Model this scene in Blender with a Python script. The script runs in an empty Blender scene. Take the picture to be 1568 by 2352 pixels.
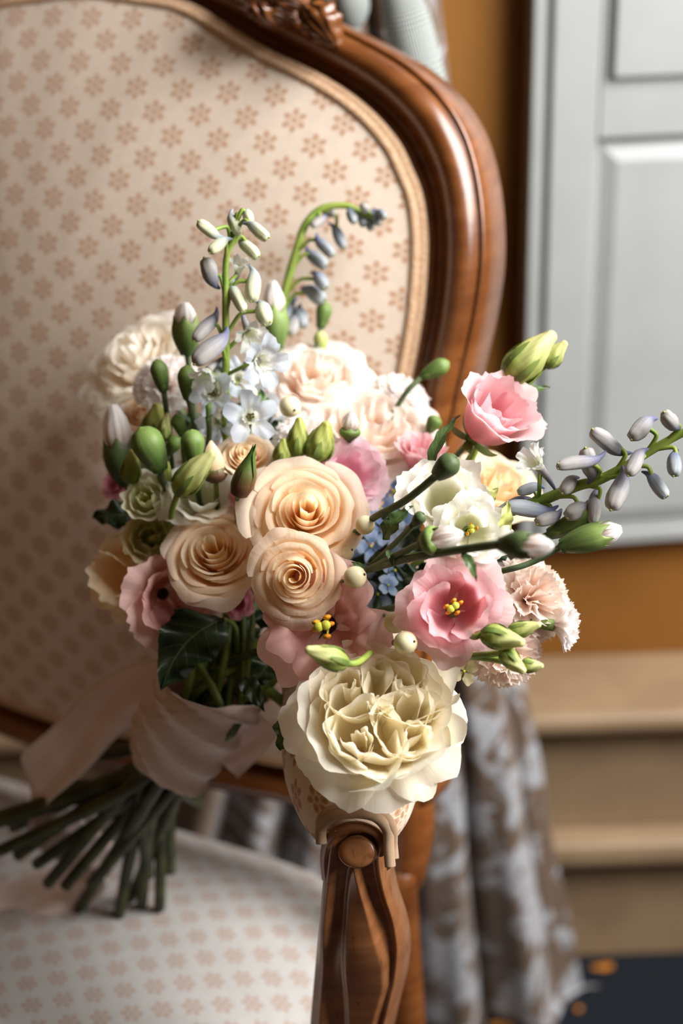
import bpy, math, random
import numpy as np
from mathutils import Vector, Matrix
PI = math.pi
sc = bpy.context.scene
col = sc.collection
rng = random.Random(7)

# ---------------------------------------------------------------- camera
CAM = np.array([0.0, 0.0, 1.19]); F = 3267.0
_p, _r = math.radians(24.75), math.radians(-1.97)
FW = np.array([0, math.cos(_p), -math.sin(_p)])
_u = np.cross([1, 0, 0], FW)
XR = np.array([1.0, 0, 0]) * math.cos(_r) + _u * math.sin(_r)
UP = -np.array([1.0, 0, 0]) * math.sin(_r) + _u * math.cos(_r)
cam_d = bpy.data.cameras.new('camera'); cam = bpy.data.objects.new('camera', cam_d); col.objects.link(cam)
cam_d.sensor_fit = 'VERTICAL'; cam_d.sensor_height = 36.0; cam_d.sensor_width = 24.0; cam_d.lens = 50.0
cam.matrix_world = Matrix(((XR[0], UP[0], -FW[0], CAM[0]), (XR[1], UP[1], -FW[1], CAM[1]), (XR[2], UP[2], -FW[2], CAM[2]), (0, 0, 0, 1)))
cam_d.dof.use_dof = True; cam_d.dof.focus_distance = 0.69; cam_d.dof.aperture_fstop = 3.8
cam_d.clip_start = 0.02
sc.camera = cam
# ---------------------------------------------------------------- world, light, exposure
w = bpy.data.worlds.new('world'); sc.world = w; w.use_nodes = True
w.node_tree.nodes['Background'].inputs[0].default_value = (1.0, 0.68, 0.40, 1)
w.node_tree.nodes['Background'].inputs[1].default_value = 0.10
def area(name, loc, target, sx, sy, power, color):
    l = bpy.data.lights.new(name, 'AREA'); l.shape = 'RECTANGLE'; l.size = sx; l.size_y = sy; l.energy = power; l.color = color
    o = bpy.data.objects.new(name, l); col.objects.link(o); o.location = loc
    o.rotation_euler = (Vector(target) - Vector(loc)).to_track_quat('-Z', 'Y').to_euler(); return o
area('window_daylight', (1.00, 0.45, 1.70), (0.0, 0.8, 0.80), 0.8, 1.1, 53, (1.0, 0.985, 0.965))
sc.view_settings.view_transform = 'Standard'; sc.view_settings.look = 'None'
sc.view_settings.gamma = 1.0; sc.view_settings.use_curve_mapping = False
sc.view_settings.exposure = 0.18

# ---------------------------------------------------------------- helpers
def nrm(v):
    v = np.asarray(v, float); return v / (np.linalg.norm(v) + 1e-12)
def P(px, py, d): return CAM + d * (FW + (px - 784) / F * XR - (py - 1176) / F * UP)
def ray(px, py): return nrm(FW + (px - 784) / F * XR - (py - 1176) / F * UP)
def onplane(px, py, p0, n):
    r = ray(px, py); return CAM + r * (np.dot(np.asarray(p0) - CAM, n) / np.dot(r, n))
def cdir(r, u, t): return nrm(r * XR + u * UP - t * FW)
def srgb(r, g, b):
    f = lambda c: (c / 255 / 12.92) if c <= 10.31 else ((c / 255 + 0.055) / 1.055) ** 2.4
    return (f(r), f(g), f(b), 1)
def catmull(pts, n, closed=False):
    pts = [np.asarray(p, float) for p in pts]; m = len(pts); out = []
    seg = m if closed else m - 1
    for i in range(seg):
        if closed: a, b, c, d = pts[(i - 1) % m], pts[i], pts[(i + 1) % m], pts[(i + 2) % m]
        else: a, b, c, d = pts[max(i - 1, 0)], pts[i], pts[i + 1], pts[min(i + 2, m - 1)]
        for k in range(n):
            t = k / n
            out.append(0.5 * ((2 * b) + (-a + c) * t + (2 * a - 5 * b + 4 * c - d) * t * t + (-a + 3 * b - 3 * c + d) * t ** 3))
    if not closed: out.append(pts[-1])
    return out
def mesh(name, verts, faces, mat=None, uvs=None, smooth=True, f=None):
    me = bpy.data.meshes.new(name)
    me.from_pydata([tuple(map(float, v)) for v in verts], [], faces)
    if uvs is not None:
        ul = me.uv_layers.new(name='UVMap')
        li = np.empty(len(me.loops), dtype=np.int32); me.loops.foreach_get('vertex_index', li)
        ul.data.foreach_set('uv', np.asarray(uvs, dtype=np.float32)[li].ravel())
    if f is not None:
        at = me.attributes.new('f', 'FLOAT', 'POINT'); at.data.foreach_set('value', np.full(len(verts), f, dtype=np.float32))
    if smooth: me.polygons.foreach_set('use_smooth', [True] * len(me.polygons))
    if mat: me.materials.append(mat)
    me.update(); return me
def link(name, me, parent=None):
    o = bpy.data.objects.new(name, me); col.objects.link(o)
    if parent is not None: o.parent = parent
    return o
def tag(o, label, cat, group=None, kind=None):
    o['label'] = label; o['category'] = cat
    if group: o['group'] = group
    if kind: o['kind'] = kind
    return o
def thing(name, label, cat, M=None, group=None):
    o = bpy.data.objects.new(name, None); col.objects.link(o); o.empty_display_size = 0.02
    if M is not None: o.matrix_world = M
    return tag(o, label, cat, group)
def struct(name, me, parent=None):
    o = link(name, me, parent)
    if parent is None: o['kind'] = 'structure'
    return o
def frameM(p, n, roll=0.0):
    n = nrm(n); a = UP if abs(np.dot(n, UP)) < 0.9 else XR
    x = nrm(np.cross(a, n)); y = np.cross(n, x)
    x, y = x * math.cos(roll) + y * math.sin(roll), -x * math.sin(roll) + y * math.cos(roll)
    return Matrix(((x[0], y[0], n[0], p[0]), (x[1], y[1], n[1], p[1]), (x[2], y[2], n[2], p[2]), (0, 0, 0, 1)))
def toloc(M, pts):
    Mi = np.array(M.inverted()); pts = np.asarray(pts, float)
    return pts @ Mi[:3, :3].T + Mi[:3, 3]
def grid(fn, nu, nv, wrapu=False):
    vs, uv, fs = [], [], []
    for j in range(nv):
        for i in range(nu):
            s = i / nu if wrapu else i / (nu - 1); t = j / (nv - 1)
            vs.append(fn(s, t)); uv.append((s, t))
    for j in range(nv - 1):
        for i in range(nu if wrapu else nu - 1):
            a = j * nu + i; b = j * nu + (i + 1) % nu
            fs.append((a, b, b + nu, a + nu))
    return vs, uv, fs
def tube_geo(pts, rad, n=8, caps=True, uvscale=None):
    pts = [np.asarray(p, float) for p in pts]; m = len(pts)
    if not hasattr(rad, '__len__'): rad = [rad] * m
    T = [nrm(pts[min(i + 1, m - 1)] - pts[max(i - 1, 0)]) for i in range(m)]
    a = np.array([0, 0, 1.0]) if abs(T[0][2]) < 0.9 else np.array([1.0, 0, 0])
    X = nrm(np.cross(a, T[0])); vs, uv, fs = [], [], []
    for i in range(m):
        X = nrm(X - T[i] * np.dot(X, T[i])); Y = np.cross(T[i], X)
        for k in range(n):
            th = 2 * PI * k / n
            vs.append(pts[i] + rad[i] * (math.cos(th) * X + math.sin(th) * Y)); uv.append((k / n, i / (m - 1)))
    for i in range(m - 1):
        for k in range(n):
            b = (k + 1) % n; fs.append((i * n + k, i * n + b, (i + 1) * n + b, (i + 1) * n + k))
    if caps:
        fs.append(tuple(range(n - 1, -1, -1))); fs.append(tuple((m - 1) * n + k for k in range(n)))
    return vs, uv, fs
class Geo:
    def __init__(s): s.v, s.u, s.f = [], [], []
    def add(s, g):
        o = len(s.v); s.v += list(g[0]); s.u += list(g[1]); s.f += [tuple(i + o for i in f) for f in g[2]]; return s
    def mesh(s, name, mat, M=None, smooth=True, f=None):
        v = s.v if M is None else toloc(M, s.v)
        return mesh(name, v, s.f, mat, s.u, smooth, f)
def tube(name, pts, rad, mat, parent=None, M=None, n=8):
    return link(name, Geo().add(tube_geo(pts, rad, n)).mesh(name, mat, M), parent)
def box_geo(x0, x1, y0, y1, z0, z1, bev=0.0):
    import bmesh
    bm = bmesh.new(); bmesh.ops.create_cube(bm, size=1)
    for v in bm.verts: v.co = ((x0 + x1) / 2 + v.co.x * (x1 - x0), (y0 + y1) / 2 + v.co.y * (y1 - y0), (z0 + z1) / 2 + v.co.z * (z1 - z0))
    if bev: bmesh.ops.bevel(bm, geom=bm.edges[:], offset=bev, segments=3, affect='EDGES', profile=0.5)
    vs = [np.array(v.co) for v in bm.verts]; bm.verts.index_update()
    fs = [tuple(v.index for v in f.verts) for f in bm.faces]; bm.free()
    return vs, [(v[0] + v[1], v[2]) for v in vs], fs

# ---------------------------------------------------------------- material helpers
class X:
    """a socket with arithmetic"""
    nt = None
    def __init__(s, v): s.v = v
    @staticmethod
    def m(op, *a, clamp=False):
        n = X.nt.nodes.new('ShaderNodeMath'); n.operation = op; n.use_clamp = clamp
        for i, q in enumerate(a):
            q = q.v if isinstance(q, X) else q
            if isinstance(q, (int, float)): n.inputs[i].default_value = q
            else: X.nt.links.new(q, n.inputs[i])
        return X(n.outputs[0])
    def __add__(s, o): return X.m('ADD', s, o)
    def __radd__(s, o): return X.m('ADD', o, s)
    def __sub__(s, o): return X.m('SUBTRACT', s, o)
    def __rsub__(s, o): return X.m('SUBTRACT', o, s)
    def __mul__(s, o): return X.m('MULTIPLY', s, o)
    def __rmul__(s, o): return X.m('MULTIPLY', o, s)
    def __truediv__(s, o): return X.m('DIVIDE', s, o)
def sstep(x, a, b):
    n = X.nt.nodes.new('ShaderNodeMapRange'); n.interpolation_type = 'SMOOTHSTEP'
    X.nt.links.new(x.v, n.inputs[0]); n.inputs[1].default_value = a; n.inputs[2].default_value = b
    return X(n.outputs[0])
def newmat(name):
    m = bpy.data.materials.new(name); m.use_nodes = True; X.nt = m.node_tree
    return m, m.node_tree, m.node_tree.nodes['Principled BSDF']
def mix(fac, a, b):
    n = X.nt.nodes.new('ShaderNodeMix'); n.data_type = 'RGBA'
    for q, i in ((fac, 0), (a, 6), (b, 7)):
        q = q.v if isinstance(q, X) else q
        if isinstance(q, (int, float, tuple)): n.inputs[i].default_value = q
        else: X.nt.links.new(q, n.inputs[i])
    return X(n.outputs[2])
def uvxy():
    n = X.nt.nodes.new('ShaderNodeTexCoord'); s = X.nt.nodes.new('ShaderNodeSeparateXYZ')
    X.nt.links.new(n.outputs['UV'], s.inputs[0]); return X(s.outputs[0]), X(s.outputs[1]), n
def noise(scale, detail=3, vec=None, dist=0.0, rough=0.5):
    n = X.nt.nodes.new('ShaderNodeTexNoise'); n.inputs['Scale'].default_value = scale; n.inputs['Detail'].default_value = detail
    n.inputs['Distortion'].default_value = dist; n.inputs['Roughness'].default_value = rough
    if vec is not None: X.nt.links.new(vec, n.inputs['Vector'])
    return X(n.outputs['Fac'])
def objco(sx=1, sy=1, sz=1, rot=(0, 0, 0), kind='Object'):
    n = X.nt.nodes.new('ShaderNodeTexCoord'); mp = X.nt.nodes.new('ShaderNodeMapping')
    mp.inputs['Scale'].default_value = (sx, sy, sz); mp.inputs['Rotation'].default_value = rot
    X.nt.links.new(n.outputs[kind], mp.inputs['Vector']); return mp.outputs[0]
def bump(h, strength, dist, bsdf):
    b = X.nt.nodes.new('ShaderNodeBump'); b.inputs['Strength'].default_value = strength; b.inputs['Distance'].default_value = dist
    X.nt.links.new(h.v, b.inputs['Height']); X.nt.links.new(b.outputs[0], bsdf.inputs['Normal'])
def setc(bsdf, c, rough=0.5, spec=0.5):
    if isinstance(c, X): X.nt.links.new(c.v, bsdf.inputs['Base Color'])
    else: bsdf.inputs['Base Color'].default_value = c
    bsdf.inputs['Roughness'].default_value = rough; bsdf.inputs['Specular IOR Level'].default_value = spec
def plain(name, c, c2=None, rough=0.5, spec=0.4, scale=30, b=0.0):
    m, nt, bs = newmat(name)
    if c2:
        n = noise(scale, 4, objco()); setc(bs, mix(sstep(n, .35, .65), c, c2), rough, spec)
        if b: bump(n, b, 0.002, bs)
    else: setc(bs, c, rough, spec)
    return m
def translucent(m, nt, bs, colsock, amt):
    tr = nt.nodes.new('ShaderNodeBsdfTranslucent'); mx = nt.nodes.new('ShaderNodeMixShader'); mx.inputs[0].default_value = amt
    if isinstance(colsock, X): nt.links.new(colsock.v, tr.inputs[0])
    else: tr.inputs[0].default_value = colsock
    out = nt.nodes['Material Output']
    nt.links.new(bs.outputs[0], mx.inputs[1]); nt.links.new(tr.outputs[0], mx.inputs[2]); nt.links.new(mx.outputs[0], out.inputs['Surface'])
def petal_mat(name, ib, ie, ob, oe, vein=0.25, tr=0.55, rough=0.55):
    """inner petal base/edge and outer petal base/edge colours"""
    m, nt, bs = newmat(name); u, v, tc = uvxy()
    at = nt.nodes.new('ShaderNodeAttribute'); at.attribute_name = 'f'; fa = X(at.outputs['Fac'])
    e = sstep(v, .15, .95)
    c = mix(fa, mix(e, srgb(*ib), srgb(*ie)), mix(e, srgb(*ob), srgb(*oe)))
    mp = nt.nodes.new('ShaderNodeMapping'); mp.inputs['Scale'].default_value = (26, 2.2, 1); nt.links.new(tc.outputs['UV'], mp.inputs[0])
    n = noise(1.0, 3, mp.outputs[0], 0.6)
    n2 = noise(90, 2, objco())
    setc(bs, c, rough, 0.25); bump(n * 0.7 + n2 * 0.3, vein, 0.0012, bs)
    bs.inputs['Sheen Weight'].default_value = 0.08
    translucent(m, nt, bs, c, tr); return m
def green_mat(name, a, b, rough=0.5, tr=0.15, grad=True, scale=60):
    """colour runs from base to tip along v, with speckle"""
    m, nt, bs = newmat(name); u, v, tc = uvxy(); n = noise(scale, 4, objco())
    mp = nt.nodes.new('ShaderNodeMapping'); mp.inputs['Scale'].default_value = (22, 1.5, 1); nt.links.new(tc.outputs['UV'], mp.inputs[0]); st_ = noise(1.0, 3, mp.outputs[0], .5)
    c = mix(sstep(v + (n - 0.5) * 0.35 + (st_ - 0.5) * 0.55, .1, .9) if grad else sstep(n, .3, .7), srgb(*a), srgb(*b))
    n = n * 0.4 + st_ * 0.6
    setc(bs, c, rough, 0.35); bump(n, 0.2, 0.001, bs)
    if tr: translucent(m, nt, bs, c, tr)
    return m
def leaf_mat(name, a, b, veinc, rough=0.35):
    m, nt, bs = newmat(name); u, v, tc = uvxy()
    mid = X.m('ABSOLUTE', u - 0.5)
    mv = 1 - sstep(mid, .006, .022)
    sv = X.m('ABSOLUTE', X.m('FRACT', v * 7 - mid * 3.2) - 0.5)
    side = (1 - sstep(sv, .02, .07)) * 0.35
    n = noise(50, 4, objco())
    c = mix(X.m('MAXIMUM', mv * 0.8, side, clamp=True), mix(sstep(n, .3, .7), srgb(*a), srgb(*b)), srgb(*veinc))
    setc(bs, c, rough, 0.4); bump(n + side, 0.25, 0.0015, bs); translucent(m, nt, bs, c, 0.12); return m
def cloth_motif(name, ground, motif, dark, per, ox=0.0, oy=0.0, ry=0.93, weave=1.0):
    """beige upholstery with rows of small six-petalled florets, uv in metres"""
    m, nt, bs = newmat(name); u, v, tc = uvxy()
    U = (u - ox) / per; V = (v - oy) / (per * ry)
    def cell(a, b):
        x = X.m('FRACT', a) - 0.5; y = X.m('FRACT', b) - 0.5
        r = X.m('SQRT', x * x + y * y); th = X.m('ARCTAN2', x, y)
        c6 = X.m('COSINE', th * 6)
        pet = 1 - sstep(r - c6 * 0.05, .205, .235)                     # six lobes
        slit = sstep(c6, -1.0, -0.55)
        pet = pet * (slit * 0.75 + 0.25)
        dot = sstep(c6, .1, .9) * (1 - sstep(X.m('ABSOLUTE', r - 0.185), .02, .05))
        core = 1 - sstep(r, .035, .06)
        ring = 1 - sstep(X.m('ABSOLUTE', r - 0.075), .01, .03)
        return pet * (1 - ring * 0.6), X.m('MAXIMUM', dot, core)
    p1, d1 = cell(U + 0.5, V + 0.5); p2, d2 = cell(U, V)
    pet = X.m('MAXIMUM', p1, p2); dot = X.m('MAXIMUM', d1, d2)
    wv = X.m('SINE', (u + v * 0.35) * (2 * PI / 0.00075)) * 0.5 + X.m('SINE', (v - u * 0.35) * (2 * PI / 0.00075)) * 0.5
    n = noise(140, 3, objco())
    base = mix(sstep(n, .3, .7), srgb(*ground), srgb(*[min(255, g + 5) for g in ground]))
    c = mix(pet * 0.9, base, srgb(*motif)); c = mix(dot * 0.7, c, srgb(*dark))
    setc(bs, c, 0.75, 0.25); bs.inputs['Sheen Weight'].default_value = 0.25
    bump(wv * 0.35 * weave + n * 0.4 - pet * 0.5, 0.35, 0.0008, bs); return m
def wood_mat(name, a, b, dark, rough=0.28, vec=(6, 6, 40), sp=0.5):
    m, nt, bs = newmat(name)
    g = noise(3.0, 6, objco(*vec), 0.4, 0.55); k = noise(260, 3, objco(1, 1, .35)); big = noise(9, 2, objco())
    c = mix(sstep(g, .32, .7), srgb(*a), srgb(*b)); c = mix(sstep(big, .45, .75) * 0.45, c, srgb(*dark))
    c = mix((1 - sstep(k, .28, .40)) * 0.6, c, srgb(*dark))
    setc(bs, c, rough, sp); bs.inputs['Coat Weight'].default_value = 0.35; bs.inputs['Coat Roughness'].default_value = 0.22
    bump(g, 0.12, 0.001, bs); return m

MAT = {}
MAT['fabric'] = cloth_motif('upholstery', (228, 210, 192), (208, 172, 144), (182, 136, 106), .031)
MAT['fabric_seat'] = cloth_motif('seat_upholstery', (168, 165, 162), (162, 142, 130), (144, 118, 104), .0278)  # same cloth as the back, its colour darkened against strong light on the seat
MAT['fabric_arm'] = cloth_motif('arm_upholstery', (226, 208, 184), (190, 142, 104), (160, 108, 76), .030)
MAT['wood'] = wood_mat('polished_fruitwood', (128, 76, 36), (106, 58, 24), (66, 34, 13))
MAT['wood_arm'] = wood_mat('walnut', (152, 100, 62), (130, 82, 48), (84, 50, 28), 0.30)
m, nt, bs = newmat('gimp_braid'); u, v, tc = uvxy()
cw = X.m('SINE', u * (2 * PI * 10)) * X.m('SINE', v * 2 * PI * 240)
setc(bs, mix(sstep(cw, -.4, .6), srgb(178, 142, 112), srgb(222, 192, 160)), 0.8, 0.2); bump(cw, 0.6, 0.0008, bs); MAT['braid'] = m
MAT['gimp'] = plain('gimp_cord', srgb(216, 182, 150), srgb(198, 160, 126), 0.8, 0.2, 400, 0.3)
m, nt, bs = newmat('satin_ribbon'); n = noise(40, 3, objco())
cr = mix(sstep(n, .3, .7), srgb(246, 228, 220), srgb(238, 218, 210)); setc(bs, cr, 0.42, 0.4); bs.inputs['Sheen Weight'].default_value = 0.3
translucent(m, nt, bs, cr, 0.25); MAT['ribbon'] = m
MAT['pearl'] = plain('pearl', srgb(238, 226, 204), None, 0.2, 0.6)
PM = petal_mat
MAT['rose'] = PM('peach_rose_petal', (253, 214, 158), (255, 238, 206), (254, 228, 190), (255, 240, 222), 0.25, 0.6)
MAT['rose_bud'] = PM('pale_rose_petal', (250, 214, 160), (252, 234, 204), (250, 222, 184), (254, 240, 220))
MAT['garden'] = PM('ivory_petal', (253, 241, 206), (254, 248, 228), (252, 243, 220), (253, 248, 234), 0.3, 0.6)
MAT['blush'] = PM('blush_petal', (252, 228, 206), (254, 243, 233), (253, 234, 220), (254, 247, 241))
MAT['ivory'] = PM('ivory_white_petal', (250, 236, 212), (253, 248, 238), (252, 242, 226), (254, 250, 243))
MAT['cream'] = PM('cream_petal', (246, 214, 160), (250, 232, 200), (246, 222, 180), (250, 234, 206))
MAT['pink'] = PM('pink_petal', (222, 138, 148), (246, 200, 206), (240, 182, 190), (250, 220, 222), 0.35)
MAT['pale_pink'] = PM('pale_pink_petal', (240, 186, 204), (250, 216, 228), (246, 200, 216), (252, 226, 234), 0.35)
MAT['dusty'] = PM('dusty_pink_petal', (206, 140, 132), (236, 190, 184), (232, 182, 174), (242, 206, 200), 0.3)
MAT['mauve'] = PM('mauve_petal', (196, 120, 138), (222, 156, 172), (206, 136, 152), (228, 170, 184), 0.35)
MAT['white'] = PM('white_petal', (238, 238, 206), (250, 248, 240), (244, 244, 226), (252, 250, 244), 0.3)
MAT['greenwhite'] = PM('green_white_petal', (206, 212, 130), (232, 232, 186), (226, 228, 186), (246, 242, 226), 0.3)
MAT['palegreen'] = PM('pale_green_petal', (170, 176, 96), (206, 206, 142), (202, 200, 146), (226, 218, 178), 0.3)
MAT['carn'] = PM('carnation_petal', (253, 238, 226), (254, 250, 248), (253, 244, 238), (254, 251, 250), 0.3, 0.5)
MAT['carn_blush'] = PM('blush_carnation_petal', (251, 224, 206), (254, 240, 230), (252, 232, 218), (254, 243, 236), 0.3, 0.5)
MAT['blue'] = PM('blue_petal', (120, 156, 206), (158, 186, 226), (132, 164, 214), (186, 206, 234), 0.3)
MAT['delph'] = PM('delphinium_petal', (242, 242, 228), (236, 240, 244), (242, 244, 242), (222, 232, 246), 0.4)
MAT['delph_white'] = PM('delphinium_white_petal', (226, 232, 196), (246, 246, 240), (232, 236, 214), (240, 244, 244), 0.4)
MAT['bud_pale'] = green_mat('delphinium_bud_pale', (214, 216, 182), (158, 172, 184), 0.6, 0.2, True, 120)
MAT['bud_blue'] = green_mat('delphinium_bud_blue', (160, 166, 170), (92, 104, 146), 0.6, 0.15, True, 120)
MAT['bud_grey'] = green_mat('delphinium_bud_grey', (172, 168, 164), (98, 102, 134), 0.6, 0.15, True, 120)
MAT['stem'] = green_mat('stem_green', (74, 92, 40), (112, 128, 56), 0.45, 0.0, False, 90)
MAT['stem_light'] = green_mat('stem_light', (112, 138, 52), (150, 168, 76), 0.45, 0.0, False, 90)
MAT['stem_dark'] = green_mat('cut_stem', (36, 42, 18), (66, 70, 30), 0.5, 0.0, False, 70)
MAT['stem_grey'] = green_mat('carnation_stem', (66, 86, 58), (96, 112, 78), 0.55, 0.0, False, 90)
MAT['bud_green'] = green_mat('green_bud', (70, 98, 44), (122, 146, 76), 0.5, 0.1, True, 60)
MAT['calyx'] = green_mat('calyx', (70, 98, 46), (132, 154, 84), 0.5, 0.08, True, 60)
MAT['calyx_dark'] = green_mat('calyx_dark', (48, 70, 38), (84, 100, 60), 0.5, 0.05, True, 60)
MAT['lisbud'] = green_mat('lisianthus_bud', (150, 168, 72), (222, 220, 156), 0.5, 0.25, True, 40)
MAT['lisbud_dark'] = green_mat('lisianthus_bud_olive', (118, 134, 58), (182, 186, 96), 0.5, 0.2, True, 40)
MAT['sepal'] = green_mat('sepal', (92, 116, 50), (130, 148, 76), 0.5, 0.1, True, 60)
MAT['rosebud_green'] = green_mat('rosebud_sepal', (92, 60, 42), (78, 112, 44), 0.45, 0.05, True, 50)
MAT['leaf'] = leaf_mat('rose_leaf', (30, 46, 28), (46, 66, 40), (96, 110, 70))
MAT['leaf_green'] = leaf_mat('green_leaf', (70, 94, 52), (92, 116, 66), (130, 146, 90))
MAT['leaf_lime'] = leaf_mat('lime_leaf', (176, 184, 96), (206, 208, 130), (214, 214, 150))
MAT['berry'] = plain('snowberry', srgb(238, 228, 188), srgb(228, 216, 170), 0.3, 0.5, 40)
MAT['berry_tip'] = plain('berry_tip', srgb(92, 66, 34), None, 0.7, 0.2)
MAT['stamen'] = plain('stamen_yellow', srgb(226, 160, 34), srgb(198, 122, 20), 0.6, 0.3, 300)
MAT['pistil'] = plain('pistil_green', srgb(196, 196, 70), None, 0.5, 0.3)
MAT['throat'] = plain('dark_throat', srgb(60, 34, 36), srgb(40, 26, 24), 0.6, 0.3)
MAT['eye'] = plain('delphinium_eye', srgb(92, 88, 34), srgb(60, 58, 24), 0.7, 0.2, 300)

# ---------------------------------------------------------------- room
WALL_Y = 1.31
def slab(name, x0, x1, y0, y1, z0, z1, mat, bev=0.0, parent=None):
    return struct(name, Geo().add(box_geo(x0, x1, y0, y1, z0, z1, bev)).mesh(name, mat, None, False), parent)
m, nt, bs = newmat('ochre_wall'); n = noise(5, 4, objco()); n2 = noise(160, 3, objco())
setc(bs, mix(sstep(n, .3, .7), srgb(140, 92, 36), srgb(126, 80, 28)), 0.7, 0.3); bump(n2, 0.15, 0.001, bs); MAT['ochre'] = m
m, nt, bs = newmat('dark_carpet'); n = noise(16, 2, objco(), 0.4); n2 = noise(300, 2, objco())
setc(bs, mix(sstep(n, .70, .73), mix(n2, srgb(20, 24, 30), srgb(34, 38, 44)), srgb(196, 124, 40)), 0.95, 0.1); bump(n2, 0.4, 0.003, bs); MAT['carpet'] = m
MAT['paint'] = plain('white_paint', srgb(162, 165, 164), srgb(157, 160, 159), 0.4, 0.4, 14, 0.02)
MAT['beige_paint'] = plain('beige_paint', srgb(150, 126, 98), srgb(140, 116, 90), 0.5, 0.35, 12, 0.02)
FZ = .080
slab('floor', -2.2, 1.9, -1.6, WALL_Y + .1, FZ - 0.05, FZ, MAT['carpet'])
slab('wall_back', -2.2, 1.9, WALL_Y, WALL_Y + .1, FZ, 2.6, MAT['ochre'])
slab('wall_left', -2.3, -2.2, -1.6, WALL_Y + .1, FZ, 2.6, MAT['ochre'])
slab('baseboard_back', -2.19, 1.89, WALL_Y - .095, WALL_Y, FZ, .222, MAT['beige_paint'], .003)
slab('trim_1', -2.19, 1.89, WALL_Y - .125, WALL_Y, .223, .256, MAT['beige_paint'], .010)
slab('trim_2', -2.19, 1.89, WALL_Y - .095, WALL_Y, .257, .387, MAT['beige_paint'], .002)
slab('trim_3', -2.19, 1.89, WALL_Y - .125, WALL_Y, .388, .412, MAT['beige_paint'], .009)

# window shutter leaf hanging open beside the curtain
def build_shutter():
    c = onplane(1236, 1262, (0, 1.270, 0), np.array([0, 1.0, 0]))
    M = Matrix.Translation(Vector(c)) @ Matrix.Rotation(math.radians(4), 4, 'Z')
    t = thing('window_shutter', 'white painted panelled window shutter hanging beside the ochre wall', 'shutter', M)
    W, H, T = .62, 1.7, .030
    def bx(name, x0, x1, y0, y1, z0, z1, bev=.002):
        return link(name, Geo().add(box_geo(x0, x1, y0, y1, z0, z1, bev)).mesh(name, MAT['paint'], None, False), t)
    bx('stile', 0, .042, 0, T, 0, H); bx('stile', W - .05, W, 0, T, 0, H)
    bx('bottom_rail', .0425, W - .0505, 0.0005, T, 0, .014)
    bx('middle_rail', .0425, W - .0505, 0.0005, T, .40, .6195); bx('ledge_moulding', .052, W - .051, -.007, 0.0004, .4525, .62, .002)
    bx('top_rail', .0425, W - .0505, 0.0005, T, H - .08, H)
    for z0, z1 in ((.0145, .3995), (.6205, H - .0805)):
        p = bx('panel', .0425, W - .0505, .010, T - .004, z0, z1)
        g = Geo()                                            # raised field with sloping borders
        x0, x1 = .046, W - .054; a = .0105
        zz0, zz1 = z0 + .004, z1 - .004; bw = .016; top = .0035
        vs = [(x0, a, zz0), (x1, a, zz0), (x1, a, zz1), (x0, a, zz1), (x0 + bw, top, zz0 + bw), (x1 - bw, top, zz0 + bw), (x1 - bw, top, zz1 - bw), (x0 + bw, top, zz1 - bw)]
        fs = [(0, 1, 5, 4), (1, 2, 6, 5), (2, 3, 7, 6), (3, 0, 4, 7), (4, 5, 6, 7)]
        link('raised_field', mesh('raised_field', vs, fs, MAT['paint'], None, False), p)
    bx('edge_lip', -.016, -.0005, .006, T + .012, 0, H)
build_shutter()

# ---------------------------------------------------------------- curtain
m, nt, bs = newmat('damask'); u, v, tc = uvxy()
vec = objco(1, 1, 1, kind='UV')
na = noise(7.0, 2, vec, 2.6); nb = noise(22.0, 2, vec, 1.8); nc = noise(500, 2, vec)
lf = sstep(na * 0.6 + nb * 0.4, .48, .56)
setc(bs, mix(lf, mix(nc, srgb(84, 64, 48), srgb(108, 86, 68)), mix(nc, srgb(150, 152, 158), srgb(172, 173, 178))), 0.65, 0.3)
bs.inputs['Sheen Weight'].default_value = 0.3; bump(lf * 0.4 + nc * 0.3, 0.3, 0.002, bs); MAT['damask'] = m
def build_curtain():
    n = np.array([0, 1.0, 0])
    rows = [(540, 1010, -260), (560, 1022, 0), (600, 1046, 230), (640, 1068, 520), (600, 1098, 860), (520, 1150, 1250), (450, 1215, 1600), (400, 1255, 1780), (330, 1290, 2000), (260, 1338, 2230), (220, 1368, 2420), (200, 1385, 2560)]
    rowL = [onplane(a, y, (0, 1.12, 0), n) for a, b, y in rows]; rowR = [onplane(b, y, (0, 1.12, 0), n) for a, b, y in rows]
    cl = catmull(rowL, 8); cr = catmull(rowR, 8); nv = len(cl); nu = 150
    def fn(s, t):
        k = t * (nv - 1); i = min(int(k), nv - 2); q = k - i
        A = cl[i] * (1 - q) + cl[i + 1] * q; B = cr[i] * (1 - q) + cr[i + 1] * q
        p = A * (1 - s) + B * s
        wv = math.sin(s * 2 * PI * 6.5 + 1.1 + .5 * math.sin(t * 5)) * .020 + math.sin(s * 2 * PI * 14 + t * 3) * .006
        wv *= 1 - .5 * s ** 8
        return np.array([p[0] + .006 * math.cos(s * 2 * PI * 6.5 + 1.1), p[1] + wv + (.05 * s ** 14), max(p[2], FZ + .004)])
    g = grid(fn, nu, nv)
    uvs = [((p[0] - .0) * 1.6 + 3 + p[1], p[2] * 1.25) for p in g[0]]
    o = link('damask_curtain', mesh('damask_curtain', g[0], g[2], MAT['damask'], uvs))
    md = o.modifiers.new('thick', 'SOLIDIFY'); md.thickness = .002
    tag(o, 'grey and brown leaf damask curtain falling behind the armchair', 'curtain')
build_curtain()
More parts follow.
